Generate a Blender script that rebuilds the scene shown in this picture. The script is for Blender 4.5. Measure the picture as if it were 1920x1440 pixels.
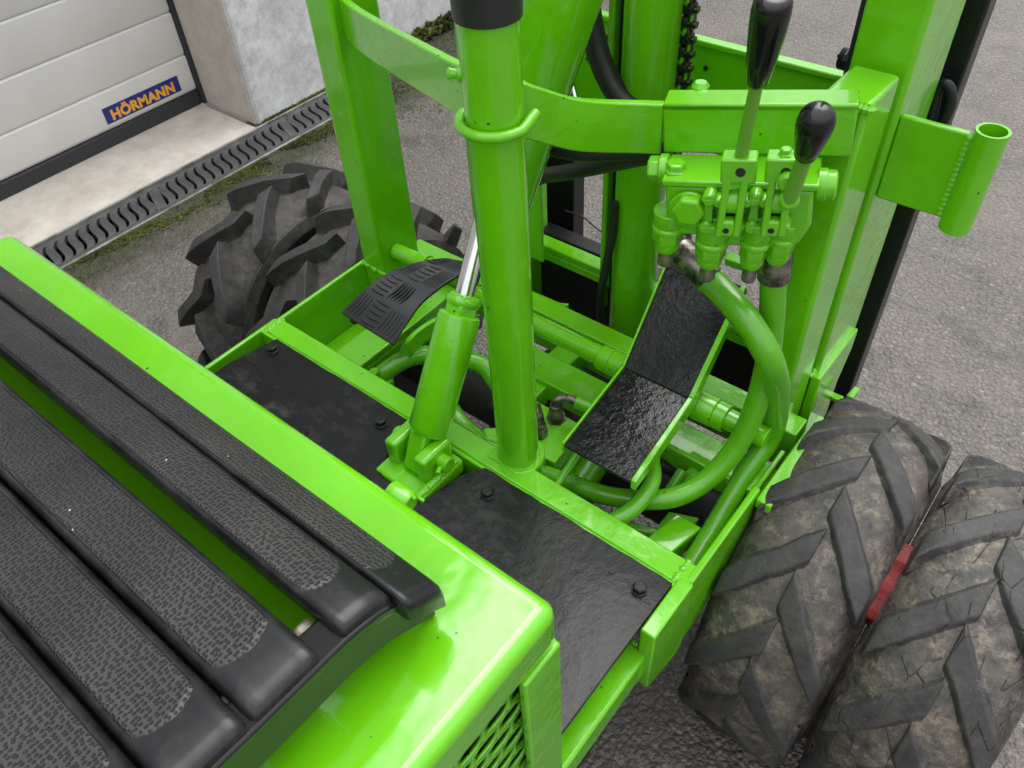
import bpy, bmesh, math, random
from mathutils import Vector, Matrix, noise

random.seed(7)
sc = bpy.context.scene
for o in list(bpy.data.objects):
    bpy.data.objects.remove(o)

# ------------------------------------------------------------------ camera, sky, sun, exposure
FOC = 1522.4909                                # pixels, for a picture 1920 wide
CAM = Vector((0.0, 0.0, 1.25))
R = Matrix(((0.7783239728, 0.6258327777, -0.0504492578),
            (0.4220879434, -0.5810300965, -0.6958777155),
            (-0.4648156208, 0.5203242847, -0.7163861232)))   # rows: right, down, forward
cam_d = bpy.data.cameras.new('camera')
cam = bpy.data.objects.new('camera', cam_d)
sc.collection.objects.link(cam)
m = Matrix((R[0], -R[1], -R[2])).transposed().to_4x4()
m.translation = CAM
cam.matrix_world = m
cam_d.sensor_fit = 'HORIZONTAL'
cam_d.sensor_width = 36.0
cam_d.lens = 36.0 * FOC / 1920.0
cam_d.clip_start = 0.01
cam_d.clip_end = 2000.0
cam_d.dof.use_dof = True
cam_d.dof.focus_distance = 0.95
cam_d.dof.aperture_fstop = 40.0
sc.camera = cam

w = bpy.data.worlds.new("World")
sc.world = w
w.use_nodes = True
nt = w.node_tree
bg = nt.nodes['Background']
sky = nt.nodes.new('ShaderNodeTexSky')
sky.sky_type = 'NISHITA'
sky.sun_disc = False
SUN_EL, SUN_ROT = math.radians(60), math.radians(-8)
sky.sun_elevation = SUN_EL
sky.sun_rotation = SUN_ROT
sky.air_density = 1.0
sky.dust_density = 6.0
sky.ozone_density = 1.0
hs = nt.nodes.new('ShaderNodeHueSaturation')
hs.inputs['Saturation'].default_value = 0.10
nt.links.new(sky.outputs['Color'], hs.inputs['Color'])
# overcast: the cloud deck is brightest overhead and falls off evenly towards the horizon
wt = nt.nodes.new('ShaderNodeTexCoord')
wx = nt.nodes.new('ShaderNodeSeparateXYZ')
nt.links.new(wt.outputs['Generated'], wx.inputs[0])
wr = nt.nodes.new('ShaderNodeMapRange')
wr.inputs['From Min'].default_value = 0.0; wr.inputs['From Max'].default_value = 1.0
wr.inputs['To Min'].default_value = 0.34; wr.inputs['To Max'].default_value = 1.65
nt.links.new(wx.outputs['Z'], wr.inputs['Value'])
cn = nt.nodes.new('ShaderNodeTexNoise')
cn.inputs['Scale'].default_value = 2.2; cn.inputs['Detail'].default_value = 5; cn.inputs['Roughness'].default_value = .55
nt.links.new(wt.outputs['Generated'], cn.inputs['Vector'])
cr = nt.nodes.new('ShaderNodeMapRange')
cr.inputs['From Min'].default_value = .3; cr.inputs['From Max'].default_value = .7
cr.inputs['To Min'].default_value = .72; cr.inputs['To Max'].default_value = 1.25
nt.links.new(cn.outputs['Fac'], cr.inputs['Value'])
ml = nt.nodes.new('ShaderNodeMath'); ml.operation = 'MULTIPLY'
nt.links.new(wr.outputs['Result'], ml.inputs[0]); nt.links.new(cr.outputs['Result'], ml.inputs[1])
sm_ = nt.nodes.new('ShaderNodeVectorMath'); sm_.operation = 'SCALE'
flat = nt.nodes.new('ShaderNodeMix'); flat.data_type = 'RGBA'; flat.inputs[0].default_value = .7
nt.links.new(hs.outputs['Color'], flat.inputs[6]); flat.inputs[7].default_value = (9.0, 9.1, 9.3, 1)
nt.links.new(flat.outputs[2], sm_.inputs[0]); nt.links.new(ml.outputs[0], sm_.inputs['Scale'])
nt.links.new(sm_.outputs[0], bg.inputs['Color'])
bg.inputs['Strength'].default_value = 0.10

sun_d = bpy.data.lights.new('sun', 'SUN')
sun_d.energy = 0.9
sun_d.angle = math.radians(48)
sun_d.color = (1.0, 0.97, 0.93)
sun = bpy.data.objects.new('sun', sun_d)
sc.collection.objects.link(sun)
# direction towards the sun (same angles as the sky)
sd = Vector((math.sin(SUN_ROT) * math.cos(SUN_EL), math.cos(SUN_ROT) * math.cos(SUN_EL), math.sin(SUN_EL)))
sun.rotation_euler = sd.to_track_quat('Z', 'Y').to_euler()
sun.location = (2, -2, 6)

sc.view_settings.view_transform = 'Standard'
sc.view_settings.look = 'None'
sc.view_settings.gamma = 1.0
sc.view_settings.exposure = 0.88
sc.render.engine = 'CYCLES'
sc.cycles.max_bounces = 8
sc.cycles.sample_clamp_indirect = 6.0

# ------------------------------------------------------------------ helpers
def at(u, v, x=None, y=None, z=None):
    """point of the place seen at photo pixel (u, v) that lies on the given plane"""
    d = R.transposed() @ Vector(((u - 960) / FOC, (v - 720) / FOC, 1.0))
    if x is not None: t = (x - CAM.x) / d.x
    elif y is not None: t = (y - CAM.y) / d.y
    else: t = (z - CAM.z) / d.z
    return CAM + d * t

V = Vector

def basis(d):
    d = d.normalized()
    a = V((0, 0, 1)) if abs(d.z) < .9 else V((1, 0, 0))
    u = a.cross(d).normalized()
    return u, d.cross(u).normalized(), d

class MB:
    def __init__(s): s.bm = bmesh.new()
    def face(s, vs):
        try: return s.bm.faces.new(vs)
        except ValueError: return None
    def obox(s, o, a, b, c):
        o, a, b, c = V(o), V(a), V(b), V(c)
        if a.cross(b).dot(c) < 0: a, b = b, a
        p = [o, o + a, o + a + b, o + b, o + c, o + a + c, o + a + b + c, o + b + c]
        v = [s.bm.verts.new(q) for q in p]
        for f in ((3, 2, 1, 0), (4, 5, 6, 7), (0, 1, 5, 4), (1, 2, 6, 5), (2, 3, 7, 6), (3, 0, 4, 7)):
            s.face([v[i] for i in f])
        return s
    def box(s, x0, x1, y0, y1, z0, z1):
        return s.obox((x0, y0, z0), (x1 - x0, 0, 0), (0, y1 - y0, 0), (0, 0, z1 - z0))
    def prism(s, pts, ext):
        ext = V(ext); pts = [V(p) for p in pts]
        n = V((0, 0, 0))
        for i in range(len(pts)):
            n += pts[i].cross(pts[(i + 1) % len(pts)])
        if n.dot(ext) > 0: pts = pts[::-1]
        lo = [s.bm.verts.new(p) for p in pts]
        hi = [s.bm.verts.new(p + ext) for p in pts]
        s.face(lo); s.face(hi[::-1])
        k = len(pts)
        for i in range(k):
            j = (i + 1) % k
            s.face([lo[j], lo[i], hi[i], hi[j]])
        return s
    def rings(s, rings, cap=True, closed=False):
        rv = [[s.bm.verts.new(p) for p in r] for r in rings]
        k = len(rv[0]); n = len(rv)
        for i in range(n if closed else n - 1):
            a, b = rv[i], rv[(i + 1) % n]
            for j in range(k):
                q = (j + 1) % k
                s.face([a[j], a[q], b[q], b[j]])
        if cap and not closed:
            s.face(rv[0][::-1]); s.face(rv[-1])
        return rv
    def cyl(s, p0, p1, r, r1=None, seg=24, cap=True):
        p0, p1 = V(p0), V(p1); r1 = r if r1 is None else r1
        u, w_, d = basis(p1 - p0)
        ring = lambda p, q: [p + (u * math.cos(t) + w_ * math.sin(t)) * q for t in [2 * math.pi * i / seg for i in range(seg)]]
        s.rings([ring(p0, r), ring(p1, r1)], cap)
        return s
    def lathe(s, p0, d, prof, seg=24, cap=True):
        """profile of (distance along d, radius)"""
        p0 = V(p0); u, w_, d = basis(V(d))
        s.rings([[p0 + d * h + (u * math.cos(t) + w_ * math.sin(t)) * max(q, 1e-4)
                  for t in [2 * math.pi * i / seg for i in range(seg)]] for h, q in prof], cap)
        return s
    def hexbolt(s, p, d, r, h):
        p = V(p); d = V(d).normalized()
        s.lathe(p, d, [(0, r * 1.25), (h * .22, r * 1.25), (h * .22, r), (h * .85, r), (h, r * .82)], 6)
        return s
    def washer(s, p, d, r, h):
        s.lathe(p, d, [(0, r), (h, r)], 20); return s
    def pipe(s, pts, r, seg=14, n=8, cap=True):
        pts = [V(p) for p in pts]
        path = smooth(pts, n)
        rr = r if hasattr(r, '__len__') else None
        t0 = (path[1] - path[0]).normalized()
        u, w_, _ = basis(t0)
        rings = []
        for i, p in enumerate(path):
            t = (path[min(i + 1, len(path) - 1)] - path[max(i - 1, 0)]).normalized()
            u = (u - t * u.dot(t)).normalized(); w_ = t.cross(u)
            q = r if rr is None else rr[0] + (rr[1] - rr[0]) * i / (len(path) - 1)
            rings.append([p + (u * math.cos(a) + w_ * math.sin(a)) * q for a in [2 * math.pi * k / seg for k in range(seg)]])
        s.rings(rings, cap)
        return s
    def build(s, name, mat, parent=None, bevel=0, seg=2, smooth_=True, kind=None, auto=35):
        bm = s.bm
        bmesh.ops.recalc_face_normals(bm, faces=bm.faces[:])
        me = bpy.data.meshes.new(name)
        lo = V((1e9,) * 3); hi = V((-1e9,) * 3)
        for v in bm.verts:
            for i in range(3):
                lo[i] = min(lo[i], v.co[i]); hi[i] = max(hi[i], v.co[i])
        c = (lo + hi) / 2
        c.z = lo.z if parent is None else c.z
        bmesh.ops.translate(bm, verts=bm.verts[:], vec=-c)
        bm.to_mesh(me); bm.free()
        mats = mat if isinstance(mat, (list, tuple)) else [mat]
        for q in mats: me.materials.append(q)
        o = bpy.data.objects.new(name, me)
        sc.collection.objects.link(o)
        set_parent(o, parent, c)
        if smooth_:
            for p in me.polygons: p.use_smooth = True
            try: me.set_sharp_from_angle(angle=math.radians(auto))
            except Exception: pass
        if bevel:
            b = o.modifiers.new('bevel', 'BEVEL')
            b.width = bevel; b.segments = seg; b.limit_method = 'ANGLE'; b.angle_limit = math.radians(38)
            b.harden_normals = False; b.use_clamp_overlap = True
        if kind: o['kind'] = kind
        return o

WORLD = {}
def set_parent(o, parent, c):
    c = V(c)
    WORLD[o.name] = c
    if parent is not None:
        o.parent = parent
        o.location = c - WORLD[parent.name]
    else:
        o.location = c

def smooth(pts, n):
    if len(pts) < 3: return pts
    P = [pts[0] * 2 - pts[1]] + pts + [pts[-1] * 2 - pts[-2]]
    out = []
    for i in range(1, len(P) - 2):
        a, b, c, d = P[i - 1:i + 3]
        for k in range(n):
            t = k / n
            out.append(.5 * ((2 * b) + (c - a) * t + (2 * a - 5 * b + 4 * c - d) * t * t + (3 * b - a - 3 * c + d) * t ** 3))
    out.append(pts[-1])
    return out

def empty(name, loc):
    o = bpy.data.objects.new(name, None)
    sc.collection.objects.link(o)
    o.empty_display_size = .2
    set_parent(o, None, loc)
    return o

def tag(o, label=None, cat=None, group=None, kind=None):
    if label: o['label'] = label
    if cat: o['category'] = cat
    if group: o['group'] = group
    if kind: o['kind'] = kind
    return o

def clone(o, parent, loc):
    c = o.copy(); sc.collection.objects.link(c)
    c.parent = parent; c.location = V(loc) - WORLD[parent.name]
    WORLD[c.name] = V(loc)
    return c

# ------------------------------------------------------------------ materials
class NT:
    """small wrapper for writing node trees"""
    def __init__(s, name):
        s.m = bpy.data.materials.new(name); s.m.use_nodes = True
        s.t = s.m.node_tree; s.b = s.t.nodes['Principled BSDF']
        s.co = s.t.nodes.new('ShaderNodeTexCoord')
    def n(s, typ, **kw):
        x = s.t.nodes.new('ShaderNode' + typ)
        for k, v in kw.items(): setattr(x, k, v)
        return x
    def l(s, a, b): s.t.links.new(a, b)
    def vec(s, scale=(1, 1, 1), rot=(0, 0, 0), src='Object'):
        mp = s.n('Mapping'); mp.inputs['Scale'].default_value = scale; mp.inputs['Rotation'].default_value = rot
        s.l(s.co.outputs[src], mp.inputs['Vector']); return mp.outputs['Vector']
    def noise(s, scale, detail=3, rough=.55, vec=None, dist=0):
        x = s.n('TexNoise'); x.inputs['Scale'].default_value = scale; x.inputs['Detail'].default_value = detail
        x.inputs['Roughness'].default_value = rough; x.inputs['Distortion'].default_value = dist
        s.l(vec if vec is not None else s.co.outputs['Object'], x.inputs['Vector']); return x.outputs['Fac']
    def voro(s, scale, feature='F1', vec=None, rand=1.0, out='Distance', dims='3D'):
        x = s.n('TexVoronoi', feature=feature, voronoi_dimensions=dims); x.inputs['Scale'].default_value = scale
        x.inputs['Randomness'].default_value = rand
        s.l(vec if vec is not None else s.co.outputs['Object'], x.inputs['Vector']); return x.outputs[out]
    def ramp(s, fac, stops, interp='LINEAR'):
        r = s.n('ValToRGB'); r.color_ramp.interpolation = interp
        e = r.color_ramp.elements
        while len(e) < len(stops): e.new(.5)
        for el, (p, c) in zip(e, stops):
            el.position = p; el.color = (c, c, c, 1) if not hasattr(c, '__len__') else (*c, 1)
        s.l(fac, r.inputs['Fac']); return r.outputs['Color']
    def mix(s, fac, a, b, typ='MIX'):
        x = s.n('Mix', data_type='RGBA', blend_type=typ)
        for i, v in ((0, fac), (6, a), (7, b)):
            if hasattr(v, 'default_value'): s.l(v, x.inputs[i])
            elif i == 0: x.inputs[0].default_value = v
            else: x.inputs[i].default_value = (*v, 1)
        return x.outputs[2]
    def math(s, op, a, b=0.0):
        x = s.n('Math', operation=op)
        for i, v in enumerate((a, b)):
            if hasattr(v, 'default_value'): s.l(v, x.inputs[i])
            else: x.inputs[i].default_value = v
        return x.outputs[0]
    def bump(s, h, strength=.3, dist=.001, prev=None):
        x = s.n('Bump'); x.inputs['Strength'].default_value = strength; x.inputs['Distance'].default_value = dist
        s.l(h, x.inputs['Height'])
        if prev is not None: s.l(prev, x.inputs['Normal'])
        return x.outputs['Normal']
    def set(s, color=None, rough=None, metal=None, normal=None, coat=None, coat_rough=None, spec=None, ior=None):
        for k, v in (('Base Color', color), ('Roughness', rough), ('Metallic', metal), ('Normal', normal),
                     ('Coat Weight', coat), ('Coat Roughness', coat_rough), ('Specular IOR Level', spec), ('IOR', ior)):
            if v is None: continue
            if hasattr(v, 'default_value'): s.l(v, s.b.inputs[k])
            elif hasattr(v, '__len__'): s.b.inputs[k].default_value = (*v, 1)
            else: s.b.inputs[k].default_value = v
        return s.m

def paint(name, col, rough=.22, brush=(40, 40, 40), strength=.55, drips=True, coat=.6, dist=.0035):
    t = NT(name)
    big = t.noise(9, 3)
    c = t.mix(t.ramp(big, [(.35, 0), (.7, 1)]), [x * .90 for x in col], [min(1, x * 1.06) for x in col])
    # brush strokes: noise stretched along one axis
    br = t.noise(1.0, 3, .6, t.vec(brush))
    lump = t.noise(28, 2, .5)
    h = t.math('ADD', t.math('MULTIPLY', br, .45), t.math('MULTIPLY', lump, .9))
    fine = t.ramp(t.voro(330), [(0, 1), (.16, 0)])
    spots = t.math('MULTIPLY', fine, t.ramp(t.noise(22, 2), [(.56, 0), (.66, 1)]))
    nm = t.bump(h, strength, dist)
    nm = t.bump(spots, .25, .0006, nm)
    # small chips where the old dark metal shows
    chip = t.math('MULTIPLY', t.ramp(t.math('ADD', t.voro(85), t.math('MULTIPLY', t.noise(300, 2), .12)), [(.10, 1), (.16, 1), (.19, 0)]), t.ramp(t.noise(17, 1), [(.62, 0), (.65, 1)]))
    c = t.mix(chip, c, (.015, .035, .008))
    return t.set(c, t.ramp(t.noise(15, 2), [(.3, rough * .8), (.7, rough * 1.3)]), normal=nm, coat=coat, coat_rough=.06)

GREEN = (.134, .505, .005)
M = {}
M['green'] = paint('green_paint', GREEN)
M['hood'] = paint('hood_paint', GREEN, .15, (13, 26, 13), .5, coat=.9, dist=.004)
M['brush'] = paint('brushed_green_paint', GREEN, .25, (22, 22, 120), .5, coat=.5, dist=.0026)
M['post'] = paint('green_post_paint', GREEN, .22, (70, 70, 13), .6, coat=.55, dist=.0032)
M['dull'] = paint('thin_green_paint', (.15, .38, .03), .42, (60, 60, 60), .3, coat=.1)
M['hose_green'] = paint('green_hose_paint', (.098, .385, .007), .30, (55, 55, 55), .4, coat=.35)

def black_paint(name, rough, lump, strength, scuff, col=(.012, .013, .014)):
    t = NT(name)
    h = t.math('ADD', t.noise(lump, 4, .6), t.math('MULTIPLY', t.noise(lump * 3.3, 2), .35))
    sc1 = t.noise(26, 5, .75, t.vec((1.0, 1.7, 1), (0, 0, .5)))
    sc2 = t.noise(5, 2)
    f = t.math('MULTIPLY', t.ramp(sc1, [(.50, 0), (.76, 1)]), t.ramp(sc2, [(.44, 0), (.60, 1)]))
    sp = t.ramp(t.voro(150), [(0, 1), (.045, 1), (.06, 0)])
    sp = t.math('MULTIPLY', sp, t.ramp(t.noise(30, 1), [(.55, 0), (.6, 1)]))
    c = t.mix(t.math('MULTIPLY', f, scuff), col, (.085, .080, .074))
    c = t.mix(t.math('MULTIPLY', sp, scuff), c, (.35, .34, .32))
    r = t.math('ADD', t.math('MULTIPLY', f, .3), rough)
    return t.set(c, r, normal=t.bump(h, strength, .0015), spec=.32)
M["deck"] = black_paint("black_deck_paint", .27, 38, .5, .6, (.008, .009, .0095))
M['pedal'] = black_paint('thick_black_paint', .15, 75, .7, .04, (.007, .007, .0085))
M['blackmetal'] = black_paint('black_metal', .34, 60, .25, .15)
M['checker'] = black_paint('black_checker_plate', .38, 50, .2, .12, (.022, .023, .026))

def plain(name, col, rough, metal=0, bump=None, coat=0, coat_rough=.1):
    t = NT(name)
    nm = t.bump(t.noise(bump[0], 3), bump[1], .001) if bump else None
    return t.set(col, rough, metal, nm, coat, coat_rough)
M['plastic'] = plain('black_knob_plastic', (.006, .006, .007), .16, bump=(20, .05))
M['rubberhose'] = plain('black_rubber_hose', (.016, .017, .018), .42, bump=(160, .15))
M['chrome'] = plain('chrome', (.75, .75, .74), .10, 1, bump=(60, .04))
M['dark'] = plain('dark_recess', (.012, .013, .012), .6)
M['ink'] = plain('white_print', (.55, .55, .53), .6)

t = NT('greasy_steel')
c = t.mix(t.ramp(t.noise(45, 5, .7), [(.4, 0), (.62, 1)]), (.035, .027, .022), (.32, .29, .26))
M['steel'] = t.set(c, .34, .75, t.bump(t.noise(90, 3), .4, .001))
t = NT('chain_steel')
c = t.mix(t.ramp(t.noise(60, 3), [(.58, 0), (.64, 1)]), (.02, .016, .014), GREEN)
M['chain'] = t.set(c, .28, .3, t.bump(t.noise(120, 2), .3, .001))
t = NT('old_plastic')
c = t.mix(t.ramp(t.noise(40, 4, .7), [(.4, 0), (.6, 1)]), (.10, .08, .06), (.50, .46, .40))
M['oldplastic'] = t.set(c, .6)
t = NT('red_rim_paint')
c = t.mix(t.ramp(t.noise(30, 4, .7), [(.5, 0), (.7, 1)]), (.17, .004, .003), (.03, .007, .005))
M['red'] = t.set(c, .45, normal=t.bump(t.noise(70, 3), .8, .004), spec=.3)

def rubber(name, dirt, crack):
    t = NT(name)
    n1 = t.noise(11, 6, .72); n2 = t.noise(60, 5, .75); n3 = t.noise(160, 4, .7, t.vec((1, .35, 1)))
    # dirt sits where the surface points away from the tread tops
    at_ = t.n('Attribute', attribute_name='groove')
    g = at_.outputs['Fac']
    f = t.math('ADD', t.math('MULTIPLY', g, .55), t.math('MULTIPLY', t.math('SUBTRACT', n1, .5), 1.5))
    f = t.math('ADD', f, t.math('MULTIPLY', t.math('SUBTRACT', n2, .5), 1.3))
    f = t.ramp(f, [(.28, 0), (.85, 1)])
    c0 = t.mix(t.ramp(n2, [(.35, 0), (.7, 1)]), (.022, .0222, .0235), (.050, .049, .048))
    c = t.mix(t.math('MULTIPLY', f, dirt), c0, (.138, .116, .096))
    pale = t.ramp(t.noise(34, 7, .85), [(.50, 0), (.64, 1)])
    c = t.mix(t.math('MULTIPLY', t.math('MULTIPLY', pale, t.math('ADD', t.math('MULTIPLY', g, .85), .08)), dirt * 1.0), c, (.29, .235, .18))
    sp = t.ramp(t.voro(190), [(0, 1), (.05, 1), (.07, 0)])
    c = t.mix(t.math('MULTIPLY', sp, t.math('MULTIPLY', dirt, t.ramp(t.noise(25, 2), [(.5, 0), (.6, 1)]))), c, (.40, .37, .33))
    h = t.math('ADD', t.math('MULTIPLY', n2, .8), t.math('MULTIPLY', n3, .5))
    if crack:
        v = t.ramp(t.voro(38, 'DISTANCE_TO_EDGE', t.vec((1.0, .45, .45))), [(0, 0), (.03, 1)])
        m_ = t.ramp(t.noise(40, 3), [(.50, 1), (.60, 0)])
        h = t.math('ADD', h, t.math('MULTIPLY', t.math('MAXIMUM', v, m_), 1.0))
        ck = t.math('SUBTRACT', 1.0, t.math('MAXIMUM', v, m_))
        c = t.mix(t.math('MULTIPLY', ck, .8), c, (.012, .011, .010))
    return t.set(c, t.ramp(n1, [(.3, .52), (.7, .75)]), normal=t.bump(h, .55, .002))
M['tyre'] = rubber('dirty_worn_rubber', .72, False)
M['tyre_crack'] = rubber('cracked_dirty_rubber', .80, True)
M['tyre_dark'] = rubber('dark_tyre_rubber', .26, False)

# seat vinyl: smooth rim, dimpled field
t = NT('smooth_black_vinyl')
ws = t.ramp(t.noise(24, 5, .7), [(.45, 0), (.75, 1)])
c = t.mix(ws, (.010, .0105, .012), (.046, .046, .046))
M['vinyl'] = t.set(c, t.ramp(t.noise(20, 3), [(.3, .22), (.7, .46)]), spec=.40, normal=t.bump(t.noise(60, 3), .12, .001))
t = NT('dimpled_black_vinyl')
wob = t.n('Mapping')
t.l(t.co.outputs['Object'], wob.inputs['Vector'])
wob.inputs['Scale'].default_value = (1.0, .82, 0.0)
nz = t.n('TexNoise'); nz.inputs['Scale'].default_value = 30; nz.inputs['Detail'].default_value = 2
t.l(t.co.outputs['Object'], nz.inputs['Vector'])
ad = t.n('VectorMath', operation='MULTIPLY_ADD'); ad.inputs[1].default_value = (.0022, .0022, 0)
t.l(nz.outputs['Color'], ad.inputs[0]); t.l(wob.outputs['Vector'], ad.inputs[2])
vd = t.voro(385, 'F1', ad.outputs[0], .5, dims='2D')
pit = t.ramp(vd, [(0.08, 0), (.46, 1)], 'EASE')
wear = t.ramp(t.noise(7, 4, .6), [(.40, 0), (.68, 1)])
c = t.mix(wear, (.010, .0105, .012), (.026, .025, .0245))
c = t.mix(t.math('MULTIPLY', t.ramp(pit, [(.45, 0), (1, 1)]), .8), c, t.mix(wear, (.022, .022, .024), (.052, .050, .048)))  # pits darker than ridges: shade of the dimples put into the colour
fl = t.math('MULTIPLY', t.ramp(t.voro(95), [(0, 1), (.06, 1), (.075, 0)]), t.ramp(t.noise(14, 2), [(.58, 0), (.63, 1)]))
c = t.mix(fl, c, (.5, .48, .42))
fa = t.n('Attribute', attribute_name='field').outputs['Fac']
fm = t.ramp(t.math('ADD', fa, t.math('MULTIPLY', t.math('SUBTRACT', t.noise(45, 3), .5), .25)), [(.30, 0), (.70, 1)], 'EASE')
rimc = t.mix(t.ramp(t.noise(24, 5, .7), [(.45, 0), (.75, 1)]), (.010, .0105, .012), (.044, .044, .044))
c = t.mix(fm, rimc, c)
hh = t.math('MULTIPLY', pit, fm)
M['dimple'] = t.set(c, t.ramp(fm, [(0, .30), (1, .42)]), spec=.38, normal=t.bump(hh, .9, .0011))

# ground
t = NT('wet_coarse_asphalt')
dw = t.noise(30, 3, .6)
v1 = t.voro(112, 'F1', None, 1, 'Color'); v1d = t.voro(112, 'F1'); v2d = t.voro(260, 'F1')
vc = t.n('SeparateColor'); t.l(v1, vc.inputs[0])
stone = t.ramp(vc.outputs[0], [(0, (.122, .110, .098)), (.5, (.155, .140, .124)), (.93, (.190, .171, .152)), (1, (.27, .245, .218))])
gap = t.ramp(t.math('ADD', v1d, t.math('MULTIPLY', t.noise(140, 3), .25)), [(.45, 0), (.75, 1)])
c = t.mix(t.math('MULTIPLY', gap, .44), stone, (.050, .046, .042))
patch = t.ramp(t.noise(3.2, 5, .65), [(.34, 0), (.62, 1)])
c = t.mix(t.math('MULTIPLY', patch, .42), c, (.215, .194, .170))
wet = t.ramp(t.noise(5.5, 5, .7, t.vec((1, 1.8, 1), (0, 0, .4))), [(.54, 0), (.68, 1)])
c = t.mix(t.math('MULTIPLY', wet, .55), c, (.052, .048, .044))
geo = t.n('NewGeometry'); sx = t.n('SeparateXYZ'); t.l(geo.outputs['Position'], sx.inputs[0])
# mossy silt along the drain and the wall foot
bx = t.math('ADD', sx.outputs[0], t.math('MULTIPLY', t.math('SUBTRACT', t.noise(9, 5, .7), .5), .22))
strip = t.math('SUBTRACT', 1.0, t.ramp(t.math('MULTIPLY', t.math('ADD', bx, 2.02), 4.0), [(.28, 0), (.80, 1)]))
mossc = t.mix(t.ramp(t.noise(40, 5, .7), [(.40, 0), (.62, 1)]), (.024, .023, .017), (.062, .075, .018))
c = t.mix(t.math('MULTIPLY', strip, .92), c, mossc)
h = t.math('SUBTRACT', t.math('MULTIPLY', t.noise(60, 3), .5), v1d)
h = t.math('SUBTRACT', h, t.math('MULTIPLY', v2d, .35))
rg = t.ramp(wet, [(0, .62), (1, .38)])
M['asphalt'] = t.set(c, rg, normal=t.bump(h, .9, .007))

t = NT('pale_concrete')
c = t.mix(t.ramp(t.noise(12, 6, .7), [(.32, 0), (.68, 1)]), (.48, .43, .37), (.68, .63, .565))
c = t.mix(t.ramp(t.noise(55, 6, .8), [(.60, 0), (.72, 1)]), c, (.70, .66, .60))
M['apron'] = t.set(c, .7, normal=t.bump(t.noise(70, 5, .7), .35, .002))
t = NT('weathered_whitewash')
n = t.noise(8, 7, .78); n2 = t.noise(34, 6, .8)
f = t.math('ADD', t.math('MULTIPLY', n, .6), t.math('MULTIPLY', n2, .5))
c = t.mix(t.ramp(f, [(.44, 0), (.66, 1)]), (.80, .81, .82), (.48, .47, .465))
c = t.mix(t.ramp(t.noise(120, 4, .8), [(.58, 0), (.68, 1)]), c, (.74, .74, .74))
M['wall'] = t.set(c, .8, normal=t.bump(f, .4, .004))
t = NT('bare_jamb_concrete')
c = t.mix(t.ramp(t.noise(14, 6, .75), [(.35, 0), (.7, 1)]), (.43, .385, .34), (.58, .535, .48))
M['jamb'] = t.set(c, .8, normal=t.bump(t.noise(60, 5, .7), .35, .002))
t = NT('white_door_steel')
c = t.mix(t.ramp(t.noise(5, 3), [(.3, 0), (.7, 1)]), (.70, .69, .665), (.76, .75, .73))
M['door'] = t.set(c, .38, normal=t.bump(t.noise(300, 2), .04, .0005))
M['seal'] = plain('grey_rubber_seal', (.025, .028, .033), .55, bump=(50, .1))
M['stickerblue'] = plain('blue_print', (.012, .022, .20), .35)
M['stickeryellow'] = plain('yellow_print', (.85, .40, .03), .35)
t = NT('drain_plastic')
c = t.mix(t.ramp(t.noise(16, 5, .7), [(.42, 0), (.7, 1)]), (.055, .056, .058), (.115, .115, .113))
M['grate'] = t.set(c, .45, normal=t.bump(t.noise(60, 3), .2, .001))
t = NT('galvanised_edge')
c = t.mix(t.ramp(t.noise(12, 5, .7), [(.4, 0), (.65, 1)]), (.45, .45, .44), (.16, .16, .11))
M['galv'] = t.set(c, .45, .5)
t = NT('moss')
c = t.mix(t.ramp(t.noise(8, 4), [(.35, 0), (.7, 1)]), (.045, .060, .014), (.16, .19, .035))
M['moss'] = t.set(c, .85)

# ------------------------------------------------------------------ ground
b = MB()
n = 1
S = 400
vs = [b.bm.verts.new(p) for p in ((-2.03, -S, 0), (S, -S, 0), (S, S, 0), (-2.03, S, 0))]
b.face(vs)
vs = [b.bm.verts.new(p) for p in ((-S, 1.63, -.0), (-2.03, 1.63, 0), (-2.03, S, 0), (-S, S, 0))]
b.face(vs)
vs = [b.bm.verts.new(p) for p in ((-2.25, 1.31, -.001), (-2.184, 1.31, -.001), (-2.184, 1.64, -.001), (-2.25, 1.64, -.001))]
b.face(vs)
vs = [b.bm.verts.new(p) for p in ((-S, -S, 0), (-2.03, -S, 0), (-2.03, -1.5, 0), (-S, -1.5, 0))]
b.face(vs)
tag(b.build('ground', M['asphalt'], smooth_=False), kind='structure')

b = MB()
b.box(-2.50, -2.183, -1.5, 1.314, -.10, .004)
tag(b.build('threshold', M['apron'], bevel=.004), kind='structure')

# ------------------------------------------------------------------ drain channel with S-slotted grate
drain = tag(empty('drain_channel', (-2.1, .6, 0)), 'long dark slotted drain channel set in the ground before the garage threshold', 'drain')
b = MB(); b.box(-2.180, -2.03, -1.5, 1.63, -.14, -.12); b.box(-2.180, -2.178, -1.5, 1.63, -.12, -.003); b.box(-2.032, -2.030, -1.5, 1.63, -.12, -.003)
b.build('channel', M['dark'], drain)
b = MB(); b.box(-2.031, -2.023, -1.5, 1.63, -.06, .004)
b.build('edge_rail', M['galv'], drain, bevel=.001)
b = MB(); b.box(-2.186, -2.179, -1.5, 1.63, -.06, .005)
b.build('edge_rail', M['galv'], drain, bevel=.001)
b = MB(); b.box(-2.178, -2.158, -1.5, 1.625, -.022, 0.001); b.box(-2.052, -2.033, -1.5, 1.625, -.022, 0.001)
b.build('grate_border', M['grate'], drain, bevel=.002)
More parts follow.
